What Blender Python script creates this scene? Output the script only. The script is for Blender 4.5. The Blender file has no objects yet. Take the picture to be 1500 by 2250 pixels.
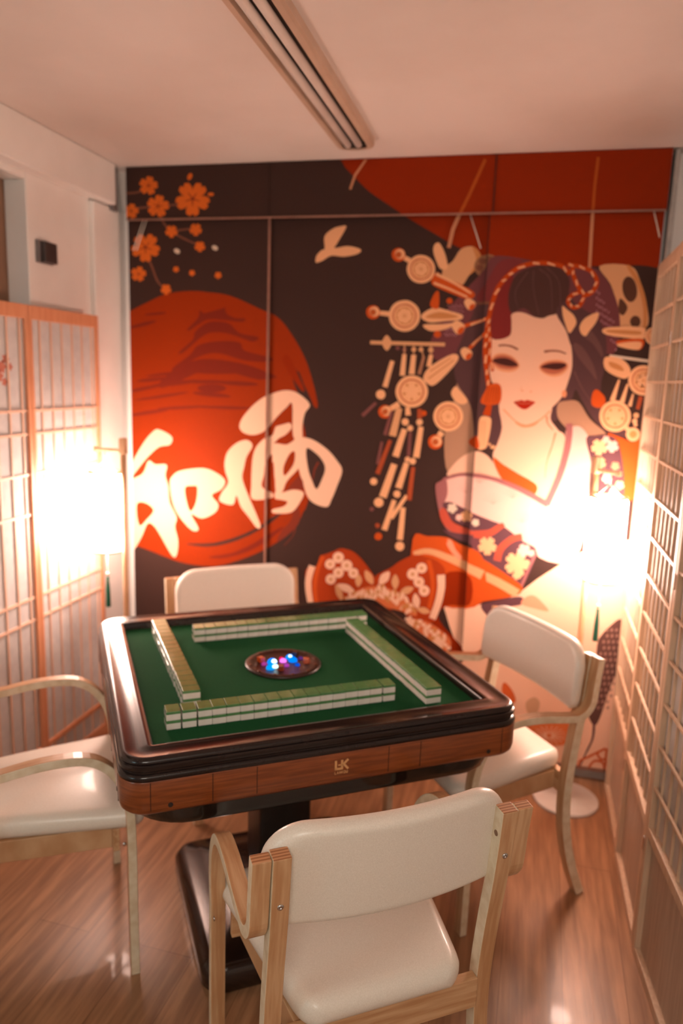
import bpy, bmesh, math, random
from mathutils import Vector, Matrix
PI = math.pi
sc = bpy.context.scene
col = sc.collection

# ------------------------------------------------------------------ camera
F_PX, YAW, PITCH, ROLL, CAM_H = 1626.504, 0.23188, -0.17885, 0.03269, 1.5984
cy_, sy_, cp_, sp_, cr_, sr_ = math.cos(YAW), math.sin(YAW), math.cos(PITCH), math.sin(PITCH), math.cos(ROLL), math.sin(ROLL)
fwd = Vector((-sy_*cp_, cy_*cp_, sp_)); r0 = Vector((cy_, sy_, 0)); u0 = r0.cross(fwd)
rgt = cr_*r0 + sr_*u0; upv = -sr_*r0 + cr_*u0
cam = bpy.data.cameras.new('camera'); camo = bpy.data.objects.new('camera', cam); col.objects.link(camo)
m = Matrix((rgt, upv, -fwd)).transposed().to_4x4(); m.translation = Vector((0, 0, CAM_H)); camo.matrix_world = m
cam.sensor_fit = 'VERTICAL'; cam.sensor_height = 36.0; cam.lens = 36.0*F_PX/2250.0
cam.clip_start = 0.05; cam.clip_end = 50
cam.dof.use_dof = True; cam.dof.focus_distance = 1.36; cam.dof.aperture_fstop = 26.0/12.5
sc.camera = camo
# ------------------------------------------------------------------ world, lights, exposure
w = bpy.data.worlds.new('world'); sc.world = w; w.use_nodes = True
bg = w.node_tree.nodes['Background']; bg.inputs[0].default_value = (1.0, 0.74, 0.58, 1); bg.inputs[1].default_value = 0.22
def area(name, loc, target, size, power, color, sy=None):
    l = bpy.data.lights.new(name, 'AREA'); l.energy = power; l.color = color; l.size = size
    if sy: l.shape = 'RECTANGLE'; l.size_y = sy
    o = bpy.data.objects.new(name, l); col.objects.link(o); o.location = loc
    o.rotation_euler = (Vector(target)-Vector(loc)).to_track_quat('-Z', 'Y').to_euler(); return o
area('rear_fill_light', (0.15, -1.1, 2.35), (-0.4, 1.2, 0.6), 0.9, 35, (1.0, 0.89, 0.77))  # unseen fill added behind the camera to brighten the near chair
area('cool_fill_light', (-1.55, -0.35, 1.35), (-0.55, 1.4, 0.7), 0.35, 2.6, (0.55, 0.95, 1.0))  # unseen cool light added at near left for bluish seat edges and rim
LAMP_L = 57.0
LAMP_R = 72.0
LAMP_C = (1.0, 0.69, 0.57)
sc.view_settings.view_transform = 'Standard'; sc.view_settings.look = 'None'
sc.view_settings.exposure = 0.0; sc.view_settings.gamma = 1.0; sc.view_settings.use_curve_mapping = False

# ------------------------------------------------------------------ materials
def hexlin(h):
    h = h.lstrip('#'); v = [int(h[i:i+2], 16)/255 for i in (0, 2, 4)]
    return tuple((c/12.92 if c <= .04045 else ((c+.055)/1.055)**2.4) for c in v)+(1,)
def base_mat(name, c, rough=.5, metal=0, coat=0, spec=.5):
    m = bpy.data.materials.new(name); m.use_nodes = True
    b = m.node_tree.nodes['Principled BSDF']
    b.inputs['Base Color'].default_value = c if len(c) == 4 else tuple(c)+(1,)
    b.inputs['Roughness'].default_value = rough; b.inputs['Metallic'].default_value = metal
    b.inputs['Coat Weight'].default_value = coat; b.inputs['Coat Roughness'].default_value = .06
    b.inputs['Specular IOR Level'].default_value = spec
    return m, b
def nz(m, kind='ShaderNodeTexNoise', scale=10, stretch=(1, 1, 1), detail=4, space='Object'):
    t = m.node_tree; tc = t.nodes.new('ShaderNodeTexCoord'); mp = t.nodes.new('ShaderNodeMapping'); n = t.nodes.new(kind)
    mp.inputs['Scale'].default_value = stretch; n.inputs['Scale'].default_value = scale
    if 'Detail' in n.inputs: n.inputs['Detail'].default_value = detail
    t.links.new(tc.outputs[space], mp.inputs[0]); t.links.new(mp.outputs[0], n.inputs['Vector']); return n
def vary(m, b, c1, c2, scale=10, stretch=(1, 1, 1), bump=0, lo=.35, hi=.65, detail=4, dist=.002):
    t = m.node_tree; n = nz(m, scale=scale, stretch=stretch, detail=detail)
    r = t.nodes.new('ShaderNodeValToRGB'); r.color_ramp.elements[0].position = lo; r.color_ramp.elements[1].position = hi
    r.color_ramp.elements[0].color = c1; r.color_ramp.elements[1].color = c2
    t.links.new(n.outputs[0], r.inputs[0]); t.links.new(r.outputs[0], b.inputs['Base Color'])
    if bump:
        bp = t.nodes.new('ShaderNodeBump'); bp.inputs['Strength'].default_value = bump; bp.inputs['Distance'].default_value = dist
        t.links.new(n.outputs[0], bp.inputs['Height']); t.links.new(bp.outputs[0], b.inputs['Normal'])
    return m
H = hexlin
def vm(name, a, b_, rough=.5, scale=10, stretch=(1, 1, 1), bump=0, coat=0, metal=0, lo=.35, hi=.65, dist=.002, spec=.5):
    m, b = base_mat(name, H(a), rough, metal, coat, spec); return vary(m, b, H(a), H(b_), scale, stretch, bump, lo, hi, 4, dist)
M = {}
M['ceiling'] = vm('ceiling_paint', '#ddd2ca', '#e4dad3', .55, 3, (1, 1, 1), .15, dist=.01)
M['wall'] = vm('wall_paint', '#efeae4', '#f6f2ed', .32, 4, bump=.05)
M['wall_dim'] = vm('recess_paint', '#cfc6bb', '#d8d0c6', .5, 4)
M['floor'] = None
M['birch'] = vm('birch_veneer', '#b98a60', '#cfa880', .38, 7, (14, 1.2, 1.1), .05, coat=.15)
M['birch_y'] = vm('birch_rail', '#b98a60', '#cfa880', .38, 7, (1.1, 14, 14), .05, coat=.15)
M['edge'] = vm('birch_edge', '#d9c6a6', '#e9dcc2', .45, 40, (4, 1, 1))
M['leather'] = vm('cream_leather', '#e2dacd', '#ebe4d8', .36, 420, bump=.05, coat=.15, dist=.0004)
M['chrome'] = base_mat('screw_steel', (.55, .55, .55), .22, 1)[0]
M['hole'] = base_mat('dark_hole', (.012, .008, .006), .6)[0]
M['rim'] = vm('lacquer_rim', '#1e1615', '#251b19', .2, 30, coat=.1, spec=.38)
M['blackgloss'] = vm('black_lacquer', '#0f0d0d', '#171413', .14, 20, coat=.6)
M['blackmat'] = vm('black_plastic', '#141212', '#1c1918', .35, 30)
M['browngloss'] = vm('brown_plastic', '#241712', '#33211a', .2, 14, coat=.4)
M['walnut'] = vm('walnut_band', '#6e3413', '#8a4820', .3, 9, (1.2, 1.2, 22), .03, coat=.2)
M['walnut_line'] = base_mat('walnut_joint', H('#3a1a0c'), .5)[0]
M['felt'] = vm('green_felt', '#17492a', '#1d5632', .95, 500, bump=.3, dist=.0008, spec=.1)
M['tile_w'] = vm('tile_ivory', '#e6ddd2', '#f0e9e0', .22, 30, coat=.3)
M['tile_g'] = vm('tile_green', '#52824e', '#5c8e58', .2, 30, coat=.4)
M['gold'] = base_mat('gold_print', H('#d9a873'), .35, .2)[0]
M['ring'] = vm('amber_ring', '#2c1611', '#391b14', .35, 20, coat=.1)
M['white'] = vm('white_enamel', '#efe9e2', '#f6f1ea', .3, 20, coat=.2)
M['bamboo'] = vm('bamboo_pole', '#d6a67c', '#e4bc94', .4, 12, (8, 8, 1))
M['cordm'] = vm('cord', '#d8cdbd', '#e3d9ca', .7, 50)
M['green'] = vm('tassel_silk', '#0f5a48', '#167059', .5, 200, (1, 1, .05))
M['scrwood'] = vm('screen_pine', '#cdae90', '#dcc1a5', .45, 6, (14, 14, 1.2), .04)
M['scrboard'] = vm('screen_board', '#b8a18c', '#c8b39e', .5, 6, (16, 16, 1.0), .04)
M['redwood'] = vm('orange_wood', '#d18e68', '#dc9c76', .45, 6, (10, 10, 1.1))
M['redline'] = vm('orange_lath', '#e0b8a0', '#e8c2ab', .5, 6, (10, 10, 1.1))
def paper(name, a, b_, trans=.25):
    m, b = base_mat(name, H(a), .8); vary(m, b, H(a), H(b_), 26, (1, 1, 1), .1); t = m.node_tree
    tr = t.nodes.new('ShaderNodeBsdfTranslucent'); tr.inputs[0].default_value = H(b_); mx = t.nodes.new('ShaderNodeMixShader'); mx.inputs[0].default_value = trans
    out = t.nodes['Material Output']; t.links.new(b.outputs[0], mx.inputs[1]); t.links.new(tr.outputs[0], mx.inputs[2]); t.links.new(mx.outputs[0], out.inputs[0]); return m
M['paper'] = paper('washi_paper', '#d6d3d3', '#e4e1df')
M['paperr'] = paper('washi_paper_right', '#d9d3cc', '#e5e0da')
M['grey'] = vm('grey_plastic', '#6d6664', '#787170', .4, 20)
M['greyd'] = vm('dark_grey_plastic', '#3c3230', '#443a38', .4, 20)
M['skirt'] = vm('grey_skirting', '#a39c96', '#b1aaa4', .4, 20)
M['pane'] = base_mat('window_pane', (.03, .03, .035), .05)[0]
M['brownframe'] = vm('window_wood', '#7d5b43', '#8e6a50', .45, 8, (8, 8, 1))
M['lightbody'] = vm('fixture_metal', '#bfa48e', '#c9af99', .4, 10)
M['lighttube'] = vm('fixture_tube', '#e6dcd2', '#eee6dd', .3, 10)
M['lightdark'] = base_mat('fixture_gap', H('#2c1f18'), .5)[0]
def emis(name, c, s):
    m = bpy.data.materials.new(name); m.use_nodes = True; t = m.node_tree
    for n in list(t.nodes):
        if n.type == 'BSDF_PRINCIPLED': t.nodes.remove(n)
    e = t.nodes.new('ShaderNodeEmission'); e.inputs[0].default_value = tuple(c)+(1,); e.inputs[1].default_value = s
    t.links.new(e.outputs[0], t.nodes['Material Output'].inputs[0]); return m
M['shade_left'] = emis('lit_paper_shade_left', LAMP_C, LAMP_L)
M['shade_right'] = emis('lit_paper_shade_right', LAMP_C, LAMP_R)
# wood-look floor: long narrow boards running away from the camera
def floor_mat():
    m, b = base_mat('laminate_floor', H('#a87350'), .33, 0, .15); t = m.node_tree; L = t.links.new
    tc = t.nodes.new('ShaderNodeTexCoord'); mp = t.nodes.new('ShaderNodeMapping'); mp.inputs['Rotation'].default_value = (0, 0, PI/2+.03)
    br = t.nodes.new('ShaderNodeTexBrick'); br.inputs['Scale'].default_value = 1.0; br.inputs['Brick Width'].default_value = 1.2; br.inputs['Row Height'].default_value = .165
    br.inputs['Mortar Size'].default_value = .0012; br.inputs['Color1'].default_value = (.86, .86, .86, 1); br.inputs['Color2'].default_value = (1.06, 1.06, 1.06, 1); br.inputs['Mortar'].default_value = (.55, .5, .48, 1)
    br.offset = .37
    L(tc.outputs['Object'], mp.inputs[0]); L(mp.outputs[0], br.inputs['Vector'])
    n = nz(m, scale=5, stretch=(9, .7, 1), detail=6); n2 = nz(m, scale=3, stretch=(40, 1.0, 1), detail=3)
    r = t.nodes.new('ShaderNodeValToRGB'); r.color_ramp.elements[0].position = .36; r.color_ramp.elements[1].position = .66
    r.color_ramp.elements[0].color = H('#93694a'); r.color_ramp.elements[1].color = H('#bd8d66')
    L(n.outputs[0], r.inputs[0]); mx = t.nodes.new('ShaderNodeMixRGB'); mx.blend_type = 'MULTIPLY'; mx.inputs[0].default_value = 1
    L(r.outputs[0], mx.inputs[1]); L(br.outputs['Color'], mx.inputs[2]); mx2 = t.nodes.new('ShaderNodeMixRGB'); mx2.blend_type = 'MULTIPLY'; mx2.inputs[0].default_value = .18
    L(mx.outputs[0], mx2.inputs[1]); L(n2.outputs[0], mx2.inputs[2]); L(mx2.outputs[0], b.inputs['Base Color'])
    bp = t.nodes.new('ShaderNodeBump'); bp.inputs['Strength'].default_value = .12; bp.inputs['Distance'].default_value = .002
    L(n2.outputs[0], bp.inputs['Height']); L(bp.outputs[0], b.inputs['Normal']); return m
M['floor'] = floor_mat()

# ------------------------------------------------------------------ mesh helpers
def obj(name, bm, mats, parent=None, smooth=False, bevel=0, seg=2, auto=None):
    bmesh.ops.recalc_face_normals(bm, faces=bm.faces[:])
    me = bpy.data.meshes.new(name); bm.to_mesh(me); bm.free()
    for mt in (mats if isinstance(mats, (list, tuple)) else [mats]): me.materials.append(mt)
    if smooth:
        for p in me.polygons: p.use_smooth = True
        if auto: me.set_sharp_from_angle(angle=math.radians(auto))
    o = bpy.data.objects.new(name, me); col.objects.link(o)
    if parent: o.parent = parent
    if bevel:
        md = o.modifiers.new('bevel', 'BEVEL'); md.width = bevel; md.segments = seg; md.limit_method = 'ANGLE'; md.angle_limit = math.radians(35)
    return o
def box(bm, x0, x1, y0, y1, z0, z1, mi=0, mat=None):
    v = [bm.verts.new((x, y, z)) for x in (x0, x1) for y in (y0, y1) for z in (z0, z1)]
    for a in ((0, 1, 3, 2), (4, 6, 7, 5), (0, 4, 5, 1), (2, 3, 7, 6), (0, 2, 6, 4), (1, 5, 7, 3)):
        f = bm.faces.new([v[i] for i in a]); f.material_index = mi
    if mat: bmesh.ops.transform(bm, matrix=mat, verts=v)
    return v
def cyl(bm, c, r, z0, z1, n=24, r2=None, mi=0, axis='z', caps=True):
    r2 = r if r2 is None else r2
    def pt(rr, a, h):
        p = (rr*math.cos(a), rr*math.sin(a), h)
        if axis == 'y': p = (p[0], p[2], p[1])
        if axis == 'x': p = (p[2], p[0], p[1])
        return (p[0]+c[0], p[1]+c[1], p[2]+c[2])
    A = [bm.verts.new(pt(r, 2*PI*i/n, z0)) for i in range(n)]; B = [bm.verts.new(pt(r2, 2*PI*i/n, z1)) for i in range(n)]
    for i in range(n):
        f = bm.faces.new((A[i], A[(i+1) % n], B[(i+1) % n], B[i])); f.material_index = mi; f.smooth = True
    if caps:
        for L in (A, B): f = bm.faces.new(L); f.material_index = mi
def lathe(bm, prof, n=32, c=(0, 0, 0), mi=0):
    rings = []
    for r, z in prof: rings.append([bm.verts.new((c[0]+r*math.cos(2*PI*i/n), c[1]+r*math.sin(2*PI*i/n), c[2]+z)) for i in range(n)] if r > 1e-6 else [bm.verts.new((c[0], c[1], c[2]+z))])
    for a, b in zip(rings, rings[1:]):
        for i in range(n):
            j = (i+1) % n
            vs = [a[i % len(a)], a[j % len(a)], b[j % len(b)], b[i % len(b)]]; vs = list(dict.fromkeys(vs))
            if len(vs) > 2: f = bm.faces.new(vs); f.material_index = mi; f.smooth = True
def tube(bm, pts, r, n=8, mi=0):
    pts = [Vector(p) for p in pts]; rings = []
    for i, p in enumerate(pts):
        d = (pts[min(i+1, len(pts)-1)]-pts[max(i-1, 0)]).normalized(); a = d.orthogonal().normalized() if i == 0 else (a-d*a.dot(d)).normalized(); b = d.cross(a)
        rings.append([bm.verts.new(p+r*(math.cos(2*PI*k/n)*a+math.sin(2*PI*k/n)*b)) for k in range(n)])
    for A, B in zip(rings, rings[1:]):
        for k in range(n): f = bm.faces.new((A[k], A[(k+1) % n], B[(k+1) % n], B[k])); f.material_index = mi; f.smooth = True
    for A in (rings[0], rings[-1]): bm.faces.new(A).material_index = mi
def rrect(hx, hy, r, seg=8):
    r = max(r, .0005); out = []
    for cx, cy, a0 in ((hx-r, hy-r, 0), (-hx+r, hy-r, PI/2), (-hx+r, -hy+r, PI), (hx-r, -hy+r, 1.5*PI)):
        for i in range(seg+1): a = a0+PI/2*i/seg; out.append((cx+r*math.cos(a), cy+r*math.sin(a)))
    return out
def loft(bm, rings, cap0=True, cap1=True, mi=0, smooth=True):
    R = [[bm.verts.new(p) for p in ring] for ring in rings]; n = len(R[0])
    for a, b in zip(R, R[1:]):
        for i in range(n): f = bm.faces.new((a[i], a[(i+1) % n], b[(i+1) % n], b[i])); f.material_index = mi; f.smooth = smooth
    if cap0: bm.faces.new(R[0]).material_index = mi
    if cap1: bm.faces.new(R[-1]).material_index = mi
def thing(name, label, cat, loc=(0, 0, 0), rz=0, group=None):
    o = bpy.data.objects.new(name, None); col.objects.link(o); o.empty_display_size = .1
    o.location = loc; o.rotation_euler = (0, 0, rz); o['label'] = label; o['category'] = cat
    if group: o['group'] = group
    return o
def tag(o, label, cat, group=None):
    o['label'] = label; o['category'] = cat
    if group: o['group'] = group
    return o
def struct(o): o['kind'] = 'structure'; return o
def catmull(pts, k=6):
    out = []; n = len(pts)
    for i in range(n-1):
        p0, p1, p2, p3 = pts[max(i-1, 0)], pts[i], pts[i+1], pts[min(i+2, n-1)]
        for j in range(k):
            t = j/k; out.append(tuple(.5*((2*p1[c])+(-p0[c]+p2[c])*t+(2*p0[c]-5*p1[c]+4*p2[c]-p3[c])*t*t+(-p0[c]+3*p1[c]-3*p2[c]+p3[c])*t**3) for c in range(len(p1))))
    out.append(pts[-1]); return out

# ------------------------------------------------------------------ room shell
ZC = 2.427; BACK = 3.03; WL = -1.735; WR = .60; Y0 = -1.6
bm = bmesh.new(); box(bm, -2.6, 1.2, Y0, 3.2, -.08, 0); struct(obj('floor', bm, M['floor']))
bm = bmesh.new(); box(bm, -2.6, 1.2, Y0, 3.2, ZC, ZC+.08); struct(obj('ceiling', bm, M['ceiling']))
bm = bmesh.new(); box(bm, -2.0, WR+.1, BACK, BACK+.1, 0, ZC); struct(obj('wall_back', bm, M['wall']))
bm = bmesh.new(); box(bm, WR, WR+.08, Y0, BACK, 0, ZC); struct(obj('wall_right', bm, M['wall']))
# left wall with a window recess
bm = bmesh.new()
box(bm, WL-.12, WL, 2.40, BACK, 0, ZC); box(bm, WL-.12, WL, 1.0, 2.40, 0, 1.70); box(bm, WL-.12, WL, 1.0, 2.40, 2.245, ZC)
box(bm, WL-.12, WL, Y0, 1.0, 0, ZC)
struct(obj('wall_left', bm, M['wall'], bevel=.004))
win = struct(thing('window_1', 'dark window pane set in a brown wooden frame in the left wall recess', 'window', (WL-.115, 0, 0)))
del win['category']; del win['label']
bm = bmesh.new(); box(bm, -.03, .0, 1.0, 2.40, 1.70, 2.245); obj('pane', bm, M['pane'], win)
bm = bmesh.new(); box(bm, 0, .03, 2.335, 2.40, 1.70, 2.245); box(bm, 0, .03, 1.0, 1.05, 1.70, 2.245); box(bm, 0, .03, 1.05, 2.335, 2.20, 2.245); box(bm, 0, .03, 1.05, 2.335, 1.70, 1.75); box(bm, 0, .035, 2.325, 2.34, 2.08, 2.10)
obj('window_frame', bm, M['brownframe'], win, bevel=.003)
bm = bmesh.new(); box(bm, WL, -1.678, Y0, 2.905, 2.268, ZC); struct(obj('trim_1', bm, M['wall'], bevel=.006))
bm = bmesh.new(); box(bm, WL, -1.712, 2.79, BACK, 0, 2.262); struct(obj('trim_2', bm, M['wall'], bevel=.004))
bm = bmesh.new(); box(bm, -1.712, -1.695, 2.908, 2.945, 2.25, ZC-.004); struct(obj('beam_gap_strip', bm, M['grey'], bevel=.002))  # grey strip whose colour stands for the dark gap at the beam end
bm = bmesh.new(); box(bm, -1.70, WR, 3.0, BACK, 0, .06); struct(obj('baseboard_back', bm, M['skirt'], bevel=.003))
bm = bmesh.new(); box(bm, .458, .475, 2.955, BACK, 0, ZC-.004); struct(obj('trim_4', bm, M['skirt'], bevel=.003))
# small grey box and screws on the left wall
t = thing('wall_box', 'small square dark grey box fixed on the white left wall above the shoji screen', 'electrical box', (WL, 2.485, 2.013))
bm = bmesh.new(); box(bm, 0, .012, -.046, .046, -.039, .039); obj('back_plate', bm, M['grey'], t, bevel=.002)
bm = bmesh.new(); box(bm, .012, .03, -.030, .044, -.036, .036); obj('cover', bm, M['greyd'], t, bevel=.003)
# ------------------------------------------------------------------ ceiling light fixture
t = thing('ceiling_light', 'long switched off twin tube light fixture mounted on the ceiling', 'ceiling light', (-.635, 0, ZC))
def stadium(hw, y0, y1, z, n=10):
    pts = [(hw*math.cos(PI*i/n), y1-hw*.55+hw*.55*math.sin(PI*i/n), z) for i in range(n+1)]
    return pts+[(-hw, y0, z), (hw, y0, z)]
bm = bmesh.new(); loft(bm, [stadium(.068, .15, 2.755, 0), stadium(.068, .15, 2.755, -.022), stadium(.062, .155, 2.75, -.03), stadium(.046, .16, 2.735, -.031), stadium(.044, .165, 2.733, -.016)], smooth=False)
obj('housing', bm, M['lightbody'], t)
bm = bmesh.new(); loft(bm, [stadium(.0435, .17, 2.731, -.0155), stadium(.0435, .17, 2.731, -.0175)], smooth=False); obj('reflector', bm, M['lightdark'], t)
for x in (-.019, .019):
    bm = bmesh.new(); tube(bm, [(x, .2, -.028), (x, 1.5, -.028), (x, 2.687, -.028)], .0125, 12); obj('tube', bm, M['lighttube'], t)
bm = bmesh.new(); box(bm, -.040, .040, 2.688, 2.722, -.0305, -.0178); obj('end_cap', bm, M['hole'], t, bevel=.004)
# ------------------------------------------------------------------ printed roller blinds
D = 2.9855; DV = D-.035; VZ = 2.222
PAL = {'dk': '#3f2c27', 'Rd': '#8e2902', 'R': '#943006', 'Rp': '#782616', 'Rk': '#7c3220', 'Cr': '#f0c4a6', 'O': '#d86a26', 'Br': '#7c4c3a', 'Cg': '#d9c4ae',
 'C': '#eab083', 'Cb': '#d8a175', 'Cd': '#c98650', 'Cl': '#ecc0a4', 'Cs': '#c98a66', 'Os': '#b0531e', 'Dm': '#a8765a', 'Dp': '#7d4c48', 'Dr': '#a84d2c', 'Or': '#c9531c', 'Or2': '#cf6230',
 'Od': '#b5582a', 'Od2': '#d37345', 'Od3': '#d67846', 'Ey': '#4a2622', 'Hd': '#4d322e', 'Hm': '#664644', 'Hr': '#55393a', 'Mr': '#7c2a28', 'Mv': '#99605f', 'Pd': '#5f3e44', 'Pf': '#5e423c', 'Pg': '#a07a6c',
 'Pk': '#e2b4a6', 'Pk2': '#e89676', 'Pk3': '#d4a092', 'Pl': '#a87880', 'Pl2': '#6e4248', 'Pm': '#7c4a4c', 'Pr': '#7a3434', 'Pu': '#6f3d40', 'Re': '#b5654a', 'Rl': '#a5220c', 'Rm': '#b8503c', 'Ro': '#a83d16',
 'Rr': '#b8430e', 'Rs': '#d88868', 'Sb': '#8a4e3c', 'Sd': '#dc9068', 'Sh': '#e09a72', 'Sk': '#e8b89c', 'Tg': '#ab8268', 'Tg2': '#c9a080', 'Tk': '#94684a', 'Bk': '#5a3a2c'}
PN = sorted(PAL)
def blind_mat(n):
    m, b = base_mat('print_'+n, H(PAL[n]), .7, spec=.1); t = m.node_tree
    n1 = nz(m, scale=90, stretch=(.25, 1, 4), detail=2); bp = t.nodes.new('ShaderNodeBump'); bp.inputs['Strength'].default_value = .12; bp.inputs['Distance'].default_value = .001
    t.links.new(n1.outputs[0], bp.inputs['Height']); t.links.new(bp.outputs[0], b.inputs['Normal']); return m
PMAT = [blind_mat(n) for n in PN]
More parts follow.
